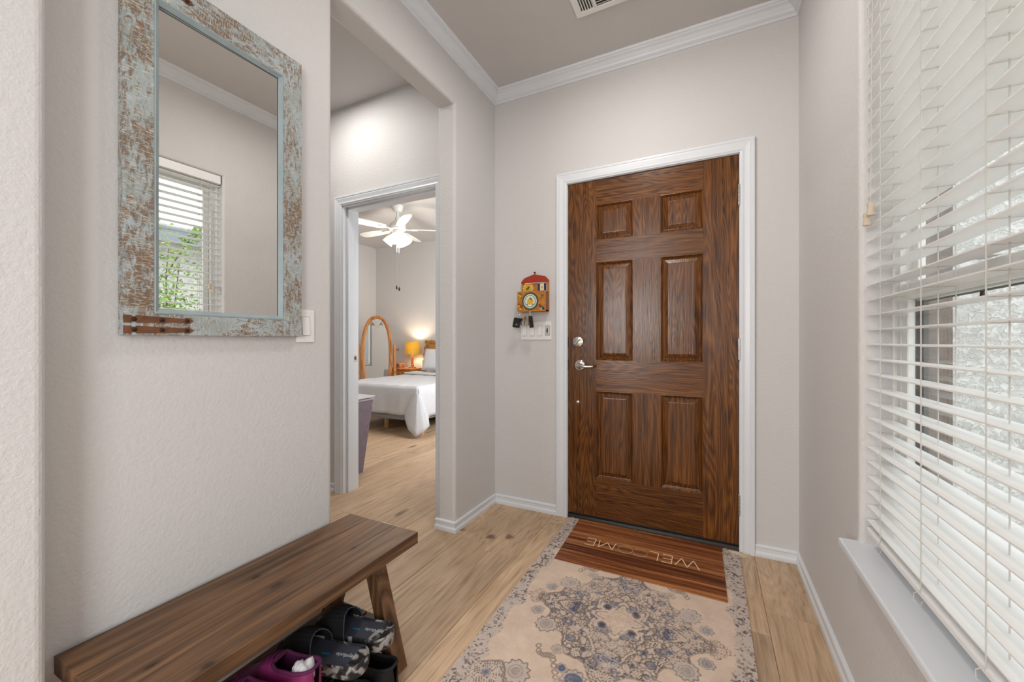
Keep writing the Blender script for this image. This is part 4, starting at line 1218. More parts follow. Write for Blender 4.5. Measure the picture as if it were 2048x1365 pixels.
# v: 0 at the letter's foot (towards the door), 1 at its head
EE = [([(1, 0), (0, 0), (0, 1), (1, 1)], False), ([(0, 0.5), (0.92, 0.5)], False)]
arcC = [(0.5 + 0.5 * math.cos(a), 0.5 + 0.5 * math.sin(a)) for a in [math.radians(q) for q in range(48, 313, 8)]]
arcO = [(0.5 + 0.5 * math.cos(a), 0.5 + 0.5 * math.sin(a)) for a in [math.radians(q) for q in range(0, 360, 9)]]
glyph('letter', [([(0, 1), (0.26, 0), (0.5, 1), (0.76, 0), (1, 1)], False)], -0.040, 0.106)
glyph('letter', EE, -0.163, 0.043)
glyph('letter', [([(0, 1), (0, 0), (1, 0)], False)], -0.228, 0.043)
glyph('letter', [(arcC, False)], -0.278, 0.074)
glyph('letter', [(arcO, True)], -0.350, 0.072)
glyph('letter', [([(0, 0), (0.10, 1), (0.5, 0.12), (0.90, 1), (1, 0)], False)], -0.441, 0.086)
glyph('letter', EE, -0.546, 0.045)

# ================================================================== shoes on and under the bench
camo = NT('grey_camouflage_foam')
_v = camo.coord((1, 1, 1), rand=3)
_vo = camo.noise(_v, 44, 1, 0.4, 0.5)
camo.color(camo.ramp(_vo, [(0.0, srgb(26, 26, 28)), (0.46, srgb(48, 48, 52)), (0.53, srgb(104, 102, 102)), (0.58, srgb(158, 155, 150))], 'CONSTANT')).set(0.6)
M['camo'] = camo.m
M['insole'] = plain('charcoal_insole', srgb(62, 66, 78), 0.6, var=0.05, scale=60)
M['knit'] = plain('black_knit', srgb(20, 20, 22), 0.85, bump=0.5, bscale=400)
M['teal'] = plain('teal_print', srgb(40, 120, 168), 0.5)
M['greyprint'] = plain('grey_print', srgb(180, 184, 192), 0.5)
M['magenta'] = plain('magenta_fabric', srgb(128, 32, 92), 0.6, var=0.1, scale=40)
M['plum'] = plain('plum_lining', srgb(84, 18, 66), 0.8)
M['sock'] = plain('white_sock', srgb(214, 214, 218), 0.9, bump=0.5, bscale=160)
M['blackshoe'] = plain('black_suede', srgb(18, 17, 18), 0.75)
M['whitesole'] = plain('pale_rubber', srgb(196, 190, 196), 0.6)


def hw(t):
    """half width of a foot outline, t=0 toe, 1 heel (relative to 1)"""
    toe = math.sqrt(max(0, 1 - (1 - min(t / 0.20, 1)) ** 2)); heel = math.sqrt(max(0, 1 - (max(t - 0.86, 0) / 0.14) ** 2))
    w = 0.49 - 0.085 * (0.5 - 0.5 * math.cos(PI * min(max((t - 0.25) / 0.35, 0), 1))) 
    return w * toe * heel


class Frame:
    def __init__(s, toe, heel, z0):
        s.o = Vector((toe[0], toe[1], z0)); h = Vector((heel[0], heel[1], z0))
        s.u = (h - s.o); s.L = s.u.length; s.u.normalize(); s.w = Vector((-s.u.y, s.u.x, 0))

    def P(s, t, b, z): return s.o + s.u * (t * s.L) + s.w * b + Vector((0, 0, z))


def outline(n=28):
    ts = [0.5 - 0.5 * math.cos(PI * i / n) for i in range(n + 1)]
    return [(t, hw(t)) for t in ts] + [(t, -hw(t)) for t in ts[-2:0:-1]]


def slide(toe, heel, label):
    fr = Frame(toe, heel, SHZ + 0.0005)
    W = 0.108
    t = thing('slide_sandal', label, 'sandal', fr.P(0.5, 0, 0), 'slip on sandals on the bench shelf')
    ol = outline(); n = len(ol)
    lay = [(0.93, 0.0), (1.0, 0.010), (1.02, 0.022), (1.0, 0.034), (0.965, 0.0375), (0.935, 0.0365), (0.91, 0.031)]
    vs = []; fs = []
    for sc_, z in lay:
        for a, b in ol:
            vs.append(fr.P(0.5 + (a - 0.5) * (1 - (1 - sc_) * 0.36), b * W * sc_, z + (0.004 * max(0, a - 0.75) / 0.25 if z > 0.03 else 0)))
    for k in range(len(lay) - 1):
        for i in range(n): fs.append((k * n + i, k * n + (i + 1) % n, (k + 1) * n + (i + 1) % n, (k + 1) * n + i))
    fs.append(tuple(range(n))[::-1]); fs.append(tuple(range((len(lay) - 1) * n, len(lay) * n)))
    MB().add(vs, fs).build('sole', M['camo'], t, smooth=50)
    ins = MB().prism([fr.P(0.5 + (a - 0.5) * 0.962, b * W * 0.905, 0.0312 + 0.002 * max(0, a - 0.7)) for a, b in ol], (0, 0, 0.0012)).build('insole', M['insole'], t)
    # ribbed upper
    g = MB(); NS, NK = 26, 28
    def up(i, k, off):
        a = i / NS; tt = 0.055 + 0.435 * a
        ph = PI * k / NK
        hgt = 0.020 + 0.042 * math.sin(min(a * 1.4, 1) * PI / 2)
        wd = W * hw(tt) * 1.03 + off
        rib = 0.0011 * math.cos(k * PI) 
        edge_t = tt + 0.07 * a * (math.sin(ph) ** 2) * -1.0
        return fr.P(edge_t, math.cos(ph) * (wd + rib * 0.5), 0.022 + (hgt + off + rib) * math.sin(ph) ** 0.8)
    for off in (0.0035, 0.0):
        vs = [up(i, k, off) for i in range(NS + 1) for k in range(NK + 1)]
        fs = [(i * (NK + 1) + k, i * (NK + 1) + k + 1, (i + 1) * (NK + 1) + k + 1, (i + 1) * (NK + 1) + k) for i in range(NS) for k in range(NK)]
        g.add(vs, fs)
    upp = g.build('upper', M['knit'], t, fix=False)
    MB().tube([up(NS, k, 0.002) for k in range(NK + 1)], 0.0022, 6).build('piping', M['insole'], upp)
    # print on the insole
    ce = fr.P(0.60, 0.004, 0.0328)
    MB().prism([fr.P(0.545 + a, b - 0.004, 0.0325) for a, b in ((-0.045, -0.0035), (0.045, -0.0035), (0.045, 0.0035), (-0.045, 0.0035))], (0, 0, 0.0004)).build('logo_patch', M['teal'], ins)
    cu = bpy.data.curves.new('brand_lettering', 'FONT'); cu.body = 'heydude'; cu.size = 0.0185; cu.align_x = 'CENTER'; cu.align_y = 'CENTER'; cu.extrude = 0.0002; cu.offset = 0.0002
    co_ = bpy.data.objects.new('tmp', cu); COL.objects.link(co_)
    dg = bpy.context.evaluated_depsgraph_get()
    tm = bpy.data.meshes.new_from_object(co_.evaluated_get(dg))
    bpy.data.objects.remove(co_)
    X_ = -fr.u; Y_ = -fr.w if fr.w.y > 0 else fr.w
    R_ = Matrix((X_, Y_, Vector((0, 0, 1)))).transposed().to_4x4()
    tm.transform(Matrix.Translation(fr.P(0.765, 0.0, 0.0336) - Vector(t['_b'])) @ R_)
    tm.materials.clear(); tm.materials.append(M['greyprint'])
    lo = bpy.data.objects.new('lettering', tm); COL.objects.link(lo); lo.parent = ins
    return t


slide((-1.150, 0.762), (-0.872, 0.832), 'camouflage soled slide sandal, the nearer one beside the magenta shoe')
slide((-1.136, 0.878), (-0.878, 0.940), 'camouflage soled slide sandal beside the far bench leg')


def shoe(toe, heel, z0, mats, label, group, sock=True, hgt=0.098, name='sneaker'):
    fr = Frame(toe, heel, z0); W = 0.090
    t = thing(name, label, 'shoe', fr.P(0.5, 0, 0), group)
    ol = outline(); n = len(ol)
    vs = []; fs = []
    lay = [(0.95, 0.0), (1.02, 0.006), (1.03, 0.018), (0.98, 0.024)]
    for sc_, z in lay:
        for a, b in ol: vs.append(fr.P(0.5 + (a - 0.5) * (1 - (1 - sc_) * 0.36), b * W * sc_, z))
    for k in range(len(lay) - 1):
        for i in range(n): fs.append((k * n + i, k * n + (i + 1) % n, (k + 1) * n + (i + 1) % n, (k + 1) * n + i))
    fs.append(tuple(range(n))[::-1]); fs.append(tuple(range((len(lay) - 1) * n, len(lay) * n)))
    MB().add(vs, fs).build('sole', M[mats[2]], t, smooth=50)
    NS, NK = 32, 28

    def top(a): return 0.030 + (hgt - 0.03) * (0.5 - 0.5 * math.cos(PI * min(a / 0.55, 1))) + (0.012 if a > 0.8 else 0) * (a - 0.8) / 0.2

    def gap(a): return 0.0 if a < 0.50 else min(1.0, (a - 0.50) / 0.10) ** 0.5 * 0.40

    def pt(i, k, off):
        a = i / NS; tt = 0.015 + 0.970 * a
        g_ = gap(a); q = -1 + 2 * k / NK
        s_ = math.copysign(g_ + (1 - g_) * abs(q), q)
        ph = (s_) * PI / 2                   # 0 on top, +-90 deg at the sole
        wd = W * hw(tt) * 0.99 + off
        h_ = top(a)
        return fr.P(tt, wd * math.copysign(abs(math.sin(ph)) ** 0.55, ph), 0.018 + (h_ + off - 0.0) * max(0.0, math.cos(ph)) ** (0.75 if a < 0.5 else 0.62))
    g = MB()
    for off in (0.0, -0.004):
        vs = [pt(i, k, off) for i in range(NS + 1) for k in range(NK + 1)]
        fs = []
        for i in range(NS):
            for k in range(NK):
                if i / NS >= 0.50 and k in (NK // 2 - 1, NK // 2): continue
                fs.append((i * (NK + 1) + k, i * (NK + 1) + k + 1, (i + 1) * (NK + 1) + k + 1, (i + 1) * (NK + 1) + k))
        g.add(vs, fs, 0 if off == 0 else 1)
    # heel counter closes the back
    g.build('upper', [M[mats[0]], M[mats[1]]], t, fix=False)
    rim = [pt(i, NK // 2 - 1, 0) for i in range(NS // 2 + 1, NS + 1)] + [pt(i, NK // 2 + 1, 0) for i in range(NS, NS // 2, -1)]
    MB().tube(rim, 0.0045, 8, closed=True).build('collar', M[mats[1]], t, smooth=True)
    hb = [pt(NS, k, 0.0) for k in range(NK + 1)]
    MB().add(hb + [fr.P(0.994, 0, 0.018)], [(i, i + 1, len(hb)) for i in range(len(hb) - 1) if i not in (NK // 2 - 1, NK // 2)]).build('heel_counter', M[mats[0]], t, fix=False)
    lc = MB()
    for i in range(4):
        a = 0.36 + 0.055 * i; hh = top(a) + 0.019
        lc.tube([fr.P(a, -0.022, hh - 0.008), fr.P(a + 0.01, -0.010, hh + 0.002), fr.P(a + 0.01, 0.010, hh + 0.002), fr.P(a, 0.022, hh - 0.008)], 0.0028, 6)
    lc.build('laces', M[mats[1]], t, smooth=True)
    if sock:
        sv = []; sf = []; R_, Q_ = 14, 22; rr_ = random.Random(int(toe[1] * 1000))
        bumps = [[rr_.uniform(-0.007, 0.007) for _ in range(Q_)] for _ in range(R_ + 1)]
        for i in range(R_ + 1):
            pr = i / R_
            for k in range(Q_):
                an = 2 * PI * k / Q_
                rad = math.sin(pr * PI * 0.93 + 0.05) ** 0.6
                sv.append(fr.P(0.83 + 0.115 * rad * math.cos(an), 0.029 * rad * math.sin(an) + 0.003 * math.sin(3 * an + pr * 5), 0.060 + 0.052 * pr + 0.008 * math.sin(an * 3 + 1 + pr * 4) * rad + bumps[i][k] * 0.6))
        for i in range(R_):
            for k in range(Q_): sf.append((i * Q_ + k, i * Q_ + (k + 1) % Q_, (i + 1) * Q_ + (k + 1) % Q_, (i + 1) * Q_ + k))
        sf.append(tuple(range(R_ * Q_, (R_ + 1) * Q_)))
        MB().add(sv, sf).build('sock', M['sock'], t, smooth=70)
    return t


shoe((-1.142, 0.640), (-0.893, 0.690), SHZ + 0.0005, ('magenta', 'plum', 'whitesole'), 'magenta sneaker stuffed with a white sock, next to the camouflage slide', 'magenta sneakers')
shoe((-1.150, 0.545), (-0.900, 0.590), SHZ + 0.0005, ('magenta', 'plum', 'whitesole'), 'magenta sneaker cut off by the bottom edge under the bench', 'magenta sneakers')
shoe((-1.13, 0.790), (-0.872, 0.836), 0.0005, ('blackshoe', 'rubber', 'rubber'), 'black shoe on the floor under the nearer slide', 'black shoes', False, 0.075, 'black_shoe')
shoe((-1.12, 0.902), (-0.862, 0.940), 0.0005, ('blackshoe', 'rubber', 'rubber'), 'black shoe on the floor beside the far bench leg', 'black shoes', False, 0.075, 'black_shoe')

# ================================================================== bedroom: bed
M['linen'] = plain('white_coverlet', srgb(206, 208, 212), 0.9, var=0.03, scale=25, bump=0.6, bscale=120, bdist=0.003)
M['greybox'] = plain('grey_box_spring', srgb(146, 150, 156), 0.9)
M['legwood'] = plain('pale_bed_leg', srgb(196, 158, 120), 0.5)
M['mustard'] = plain('mustard_ruffle', srgb(166, 118, 52), 0.8, var=0.12, scale=60)
bed = thing('bed', 'bed with white matelasse coverlet seen through the bedroom doorway', 'bed', (-3.6, 4.5, 0))
ex0, ex1, ey0, ey1 = -4.27, -2.965, 3.585, 5.40
MB().box(ex0 + 0.02, ex1 - 0.03, ey0 + 0.03, ey1, 0.16, 0.34, c=0.02).build('box_spring', M['greybox'], bed)
MB().box(ex0 + 0.02, ex1 - 0.03, ey0 + 0.03, ey1, 0.34, 0.545, c=0.03).build('mattress', M['linen'], bed)
for lx, lyy in ((-3.640, 3.80), (-3.02, 3.72), (-4.2, 3.72), (-3.05, 5.3), (-4.2, 5.3)):
    MB().lathe((lx, lyy, 0), [(0.024, 0), (0.030, 0.162)], 16).build('leg', M['legwood'], bed, smooth=True)
# coverlet: top, drops, corner fold
cv_ = MB()
rb = random.Random(11)
rip = lambda q, f, a: a * math.sin(q * f) + a * 0.5 * math.sin(q * f * 2.3 + 1)
NX, NY = 40, 44
zc_ = 0.572
topv = lambda i, j: (ex0 + (ex1 - ex0) * i / NX, ey0 + (ey1 - ey0) * j / NY, zc_ + 0.004 * math.sin(i * 0.9) * math.sin(j * 0.7) - (0.006 if i in (0, NX) or j == 0 else 0))
vs = [topv(i, j) for i in range(NX + 1) for j in range(NY + 1)]
fs = [(i * (NY + 1) + j, (i + 1) * (NY + 1) + j, (i + 1) * (NY + 1) + j + 1, i * (NY + 1) + j + 1) for i in range(NX) for j in range(NY)]
cv_.add(vs, fs)
ND = 10
foot = []
for i in range(NX + 1):
    x = ex0 + (ex1 - ex0) * i / NX
    for d in range(ND + 1):
        q = d / ND
        foot.append((x, ey0 - 0.012 * min(q * 5, 1) - q * rip(x, 17, 0.010), zc_ - 0.006 - q * (0.330 + rip(x, 5, 0.006))))
cv_.add(foot, [(i * (ND + 1) + d, i * (ND + 1) + d + 1, (i + 1) * (ND + 1) + d + 1, (i + 1) * (ND + 1) + d) for i in range(NX) for d in range(ND)])
for sx, ss in ((ex1, 1), (ex0, -1)):
    side = []
    for j in range(NY + 1):
        y = ey0 + (ey1 - ey0) * j / NY
        for d in range(ND + 1):
            q = d / ND
            side.append((sx + ss * (0.012 * min(q * 5, 1) + q * rip(y, 13, 0.012)), y, zc_ - 0.006 - q * 0.36))
    cv_.add(side, [(j * (ND + 1) + d, j * (ND + 1) + d + 1, (j + 1) * (ND + 1) + d + 1, (j + 1) * (ND + 1) + d) for j in range(NY) for d in range(ND)])
# hanging corner: cone of cloth from the bed corner to the tip near the floor
apex = Vector((ex1 - 0.015, ey0 + 0.01, zc_ - 0.004))
hem = [Vector((ex1 - 0.17, ey0 - 0.030, 0.225)), Vector((ex1 - 0.125, ey0 - 0.065, 0.17)), Vector((ex1 - 0.06, ey0 - 0.095, 0.095)), Vector((ex1 + 0.055, ey0 - 0.110, 0.030)), Vector((ex1 + 0.125, ey0 - 0.045, 0.085)), Vector((ex1 + 0.150, ey0 + 0.02, 0.135)), Vector((ex1 + 0.075, ey0 + 0.10, 0.20)), Vector((ex1 + 0.02, ey0 + 0.19, 0.205))]
fine = []
for a, b in zip(hem[:-1], hem[1:]):
    fine += [a.lerp(b, q / 4) for q in range(4)]
fine.append(hem[-1])
cn = []; NR = 10
for h_ in fine:
    for d in range(NR + 1):
        q = d / NR
        p = apex.lerp(h_, q)
        p.z += 0.03 * math.sin(PI * q) * 0.6
        cn.append(p)
cv_.add(cn, [(i * (NR + 1) + d, i * (NR + 1) + d + 1, (i + 1) * (NR + 1) + d + 1, (i + 1) * (NR + 1) + d) for i in range(len(fine) - 1) for d in range(NR)])
co = cv_.build('coverlet', M['linen'], bed, smooth=70)
so = co.modifiers.new('thickness', 'SOLIDIFY'); so.thickness = 0.006
# turned back sheet at the head
MB().box(ex0 + 0.0, ex1 + 0.005, 4.82, 5.12, 0.578, 0.606, c=0.012).build('folded_sheet', M['linen'], bed, smooth=True)


def pillow(c, sx, sz, th, tilt, mat, name, label, flange=None, yaw=0.0, grp=None):
    """standing pillow; c: bottom centre; leaning back by tilt"""
    t = thing(name, label, 'pillow', c, grp)
    N = 18
    Rm = Matrix.Rotation(yaw, 3, 'Z') @ Matrix.Rotation(-tilt, 3, 'X')
    def surf(sgn, gx=1.0):
        vs = []
        for i in range(N + 1):
            for j in range(N + 1):
                a = -1 + 2 * i / N; b = -1 + 2 * j / N
                pz = (1 - a ** 4) ** 0.5 * (1 - b ** 4) ** 0.5
                pin = 1 - 0.07 * (1 - abs(a)) ** 0.6 * abs(b) ** 4; pin2 = 1 - 0.07 * (1 - abs(b)) ** 0.6 * abs(a) ** 4
                vs.append(Vector(c) + Rm @ Vector((a * sx / 2 * pin2, sgn * th / 2 * pz, sz / 2 + b * sz / 2 * pin)))
        return vs
    fs = [(i * (N + 1) + j, (i + 1) * (N + 1) + j, (i + 1) * (N + 1) + j + 1, i * (N + 1) + j + 1) for i in range(N) for j in range(N)]
    m = MB().add(surf(1), fs).add(surf(-1), fs)
    m.build('case', M[mat], t, smooth=80)
    if flange:
        fm = MB(); per = []; n4 = 60
        for k in range(n4):
            q = k / n4 * 4; e = int(q); r_ = q - e
            per.append([(-1 + 2 * r_, -1), (1, -1 + 2 * r_), (1 - 2 * r_, 1), (-1, 1 - 2 * r_)][e])
        vs = []
        for k, (a, b) in enumerate(per):
            w = 0.018 * math.sin(k * 1.9)
            vs.append(Vector(c) + Rm @ Vector((a * sx / 2 * 0.95, 0, sz / 2 + b * sz / 2 * 0.95)))
            vs.append(Vector(c) + Rm @ Vector((a * (sx / 2 + 0.055), w, sz / 2 + b * (sz / 2 + (0.055 if b > -0.9 else -0.015)) + (0.008 * math.sin(k * 2.7) if b > -0.8 else 0.0))))
        fm.add(vs, [(2 * k, 2 * k + 1, (2 * k + 3) % (2 * n4), (2 * k + 2) % (2 * n4)) for k in range(n4)])
        o_ = fm.build('ruffle', M[flange], t, smooth=80); md_ = o_.modifiers.new('thickness', 'SOLIDIFY'); md_.thickness = 0.004
    return t


pillow((-3.955, 5.285, 0.640), 0.56, 0.42, 0.14, 0.22, 'mustard', 'pillow', 'mustard ruffled pillow sham behind the white pillow', 'mustard', 0.0, 'pillows on the bed')
pillow((-3.80, 5.02, 0.630), 0.58, 0.36, 0.13, 0.30, 'linen', 'pillow', 'plain white pillow leaning on the mustard sham', None, 0.0, 'pillows on the bed')

# nightstand, lamp, round box
ns_ = thing('nightstand', 'wooden bedside table under the mustard lamp', 'nightstand', (-4.66, 5.22, 0))
MB().box(-4.90, -4.33, 5.08, 5.43, 0.612, 0.640, c=0.004).build('top', M['pine'], ns_)
MB().box(-4.87, -4.36, 5.10, 5.42, 0.14, 0.612).build('body', M['pine'], ns_)
for zz in (0.20, 0.41):
    dr = MB().box(-4.83, -4.40, 5.086, 5.10, zz, zz + 0.18, c=0.003).build('drawer', M['pine'], ns_)
    MB().lathe((-4.615, 5.086, zz + 0.09), [(0.010, 0), (0.008, -0.012), (0.014, -0.02), (0.002, -0.026)], 14, 'y').build('knob', M['nickel'], dr, smooth=True)
for lx in (-4.85, -4.38):
    for lyy in (5.12, 5.40): MB().box(lx - 0.02, lx + 0.02, lyy - 0.018, lyy + 0.018, 0, 0.14).build('leg', M['pine'], ns_)
LX, LY = -4.46, 5.25
lampo = thing('table_lamp', 'lit bedside lamp with mustard drum shade and wooden base', 'lamp', (LX, LY, 0.640))
MB().lathe((LX, LY, 0.6405), [(0.062, 0), (0.062, 0.012), (0.050, 0.020), (0.030, 0.026), (0.022, 0.040), (0.026, 0.055), (0.018, 0.065), (0.022, 0.15), (0.026, 0.20), (0.016, 0.215), (0.012, 0.235)], 20).build('base', M['walnut'], lampo, smooth=True)
shm = NT('mustard_shade'); shm.color(shm.ramp(shm.noise(shm.coord(), 90, 2), [(0.3, srgb(206, 164, 56)), (0.7, srgb(222, 182, 66))])).set(0.8)
shm.b.inputs['Transmission Weight'].default_value = 0.0
tl = shm.node('ShaderNodeBsdfTranslucent'); tl.inputs['Color'].default_value = srgb(240, 210, 100)
mxs = shm.node('ShaderNodeMixShader'); mxs.inputs[0].default_value = 0.13
shm.link(shm.b.outputs[0], mxs.inputs[1]); shm.link(tl.outputs[0], mxs.inputs[2]); shm.link(mxs.outputs[0], shm.out.inputs['Surface'])
MB().lathe((LX, LY, 0.872), [(0.128, 0.0), (0.112, 0.205), (0.1105, 0.205), (0.1265, 0.0)], 36, cap=False).build('shade', shm.m, lampo, smooth=True)
MB().lathe((LX, LY, 0.93), [(0.004, -0.055), (0.018, -0.03), (0.026, 0.01), (0.018, 0.035), (0.002, 0.045)], 16).build('bulb', emit_mat('warm_bulb', (1.0, 0.78, 0.5, 1), 20), lampo, smooth=True)
d = bpy.data.lights.new('bedside_bulb', 'POINT'); d.energy = 9; d.color = (1.0, 0.91, 0.76); d.shadow_soft_size = 0.035
o = bpy.data.objects.new('bulb_light', d); o.parent = lampo; o.location = (0, 0, 0.355); COL.objects.link(o)
rbx = thing('round_box', 'small round wooden box on the bedside table', 'box', (-4.71, 5.21, 0.6405))
MB().lathe((-4.71, 5.21, 0.6405), [(0.088, 0), (0.090, 0.01), (0.090, 0.022)], 30).build('body', M['walnut'], rbx, smooth=True)
MB().lathe((-4.71, 5.21, 0.6635), [(0.091, 0), (0.091, 0.050), (0.080, 0.058)], 30).build('lid', M['walnut'], rbx, smooth=True)

# cheval mirror in the corner
CM = Vector((-4.71, 4.70, 0)); ang = math.radians(30)        # faces +x -y
chv = thing('cheval_mirror', 'oval standing mirror in honey pine frame in the bedroom corner', 'mirror', CM)
au = Vector((math.cos(ang), math.sin(ang), 0)); an_ = Vector((math.sin(ang), -math.cos(ang), 0))
RX, RZ, CZ = 0.188, 0.575, 0.868


def oval(rx, rz, off, n=56, pw=2.35):
    out = []
    for i in range(n):
        a = 2 * PI * i / n; c_, s_ = math.cos(a), math.sin(a)
        out.append(CM + au * (rx * math.copysign(abs(c_) ** (2 / pw), c_)) + Vector((0, 0, CZ + rz * math.copysign(abs(s_) ** (2 / pw), s_))) + an_ * off)
    return out


n_ = 56
rings = [oval(RX + 0.058, RZ + 0.052, -0.012), oval(RX + 0.058, RZ + 0.052, 0.010), oval(RX + 0.044, RZ + 0.040, 0.016), oval(RX + 0.012, RZ + 0.012, 0.014), oval(RX, RZ, 0.004), oval(RX, RZ, -0.012)]
vs = [p for r_ in rings for p in r_]
fs = [((k % 6) * n_ + i, (k % 6) * n_ + (i + 1) % n_, ((k + 1) % 6) * n_ + (i + 1) % n_, ((k + 1) % 6) * n_ + i) for k in range(6) for i in range(n_)]
MB().add(vs, fs).build('frame', M['pine'], chv, smooth=True)
gl = MB().add(oval(RX + 0.004, RZ + 0.004, 0.0), [tuple(range(n_))]).add(oval(RX + 0.004, RZ + 0.004, -0.006), [tuple(range(n_))]).build('glass', M['mirror'], chv)
for sx in (-1, 1):
    pc = CM + au * (sx * (RX + 0.090))
    pst = MB().lathe(pc, [(0.020, 0.06), (0.024, 0.30), (0.016, 0.34), (0.024, 0.40), (0.026, 0.56), (0.016, 0.60), (0.027, 0.64), (0.016, 0.67), (0.022, 0.74), (0.022, 0.90), (0.014, 0.94), (0.024, 0.98), (0.020, 1.02), (0.004, 1.04)], 16).build('post', M['pine'], chv, smooth=True)
    MB().lathe(pc + Vector((0, 0, 0.955)), [(0.006, -sx * 0.05), (0.006, sx * 0.04), (0.016, sx * 0.045), (0.012, sx * 0.065), (0.002, sx * 0.07)], 14, (an_, Vector((0, 0, 1)), au)).build('knob', M['walnut'], pst, smooth=True)
    MB().tube([pc + an_ * 0.16 + Vector((0, 0, 0.02)), pc + an_ * 0.12 + Vector((0, 0, 0.07)), pc + Vector((0, 0, 0.10)), pc - an_ * 0.12 + Vector((0, 0, 0.07)), pc - an_ * 0.14 + Vector((0, 0, 0.02))], [0.02, 0.018, 0.022, 0.018, 0.02], 10).build('foot', M['pine'], chv, smooth=True)
MB().tube([CM - au * (RX + 0.090) + Vector((0, 0, 0.14)), CM + au * (RX + 0.090) + Vector((0, 0, 0.14))], 0.016, 10).build('crossbar', M['pine'], chv, smooth=True)
# printed hummingbird sprig at the top of the glass
pz = lambda a, b: CM + au * a + an_ * 0.0045 + Vector((0, 0, CZ + b))
dec = MB()
for (cx_, cz_, sgn) in ((-0.055, 0.485, -1), (0.060, 0.490, 1)):
    dec.prism([pz(cx_ + sgn * a, cz_ + b) for a, b in ((-0.035, -0.012), (-0.005, 0.006), (0.012, 0.040), (0.016, 0.008), (0.045, -0.020), (0.010, -0.006))], an_ * 0.0005)
dec.build('bird_print', plain('teal_bird_print', srgb(70, 96, 96), 0.6), gl)
de2 = MB()
for (cx_, cz_) in ((0.0, 0.470), (-0.02, 0.53), (0.02, 0.445)):
    de2.prism([pz(cx_ + 0.016 * math.cos(q), cz_ + 0.013 * math.sin(q)) for q in [2 * PI * i / 12 for i in range(12)]], an_ * 0.0005)
de2.build('flower_print', plain('peach_flower_print', srgb(216, 178, 140), 0.6), gl)

# laundry hamper inside the bedroom door
hm = thing('laundry_hamper', 'tapered purple grey laundry hamper just inside the bedroom', 'hamper', (-2.74, 2.325, 0))
M['hamper'] = plain('mauve_woven_fibre', srgb(122, 108, 118), 0.8, var=0.12, scale=30, bump=0.6, bscale=260)
M['hliner'] = plain('pale_liner', srgb(204, 204, 206), 0.9)


def taper(z): return 0.16 + 0.060 * z / 0.61, 0.095 + 0.055 * z / 0.61


hx, hy = -2.74, 2.325
q4 = lambda z, e=0.0: [(hx - taper(z)[0] - e, hy - taper(z)[1] - e, z), (hx + taper(z)[0] + e, hy - taper(z)[1] - e, z), (hx + taper(z)[0] + e, hy + taper(z)[1] + e, z), (hx - taper(z)[0] - e, hy + taper(z)[1] + e, z)]
MB().hexa(q4(0.0), q4(0.600)).build('body', M['hamper'], hm)
MB().hexa(q4(0.520, 0.003), q4(0.535, 0.003)).build('band', M['hamper'], hm)
MB().hexa(q4(0.601, 0.004), q4(0.612, 0.010)).build('liner', M['hliner'], hm)
MB().hexa([(x, y, z + 0.012 + (0.014 if y > hy else 0.0)) for x, y, z in q4(0.601, 0.012)], [(x, y, z + 0.020 + (0.014 if y > hy else 0.0)) for x, y, z in q4(0.601, 0.012)]).build('lid', M['hliner'], hm)

# ceiling fan
FXc, FYc = -3.50, 3.84
fan = thing('ceiling_fan', 'white five blade ceiling fan with lit glass shades in the bedroom', 'ceiling fan', (FXc, FYc, BCEIL))
fc = (FXc, FYc, 0)
MB().lathe(fc, [(0.012, BCEIL - 0.085), (0.045, BCEIL - 0.08), (0.066, BCEIL - 0.045), (0.072, BCEIL - 0.004), (0.072, BCEIL - 0.001)], 28).build('canopy', M['white'], fan, smooth=True)
MB().lathe(fc, [(0.013, BCEIL - 0.20), (0.013, BCEIL - 0.08)], 16).build('downrod', M['white'], fan, smooth=True)
MB().lathe(fc, [(0.030, 2.475), (0.098, 2.485), (0.105, 2.505), (0.100, 2.545), (0.075, 2.575), (0.045, 2.590), (0.028, 2.63), (0.018, 2.66)], 32).build('motor', M['white'], fan, smooth=True)
MB().lathe(fc, [(0.030, 2.395), (0.062, 2.405), (0.066, 2.440), (0.050, 2.475)], 28).build('light_kit', M['white'], fan, smooth=True)
for k in range(5):
    a = math.radians(-38 + 72 * k)
    d_ = Vector((math.cos(a), math.sin(a), 0)); s_ = Vector((-math.sin(a), math.cos(a), 0)); tz = Vector((0, 0, 0.16))
    B0 = Vector((FXc, FYc, 2.492))
    pr = [(0.17, 0.045), (0.22, 0.056), (0.40, 0.066), (0.55, 0.066), (0.61, 0.055), (0.64, 0.030), (0.645, 0.0)]
    pts = [B0 + d_ * r_ + s_ * w + Vector((0, 0, w * 0.20)) for r_, w in pr] + [B0 + d_ * r_ - s_ * w - Vector((0, 0, w * 0.20)) for r_, w in pr[-2::-1]]
    bl = MB().prism(pts, (0, 0, 0.006)).build('blade', M['white'], fan)
    MB().prism([B0 + d_ * r_ + s_ * w + Vector((0, 0, -0.006)) for r_, w in ((0.08, 0.016), (0.15, 0.014), (0.20, 0.034), (0.24, 0.02), (0.25, 0.0), (0.24, -0.02), (0.20, -0.034), (0.15, -0.014), (0.08, -0.016))], (0, 0, 0.006)).build('blade_iron', M['white'], bl)
M['lampglass'] = emit_mat('warm_lit_glass', (1.0, 0.80, 0.50, 1), 1.6)
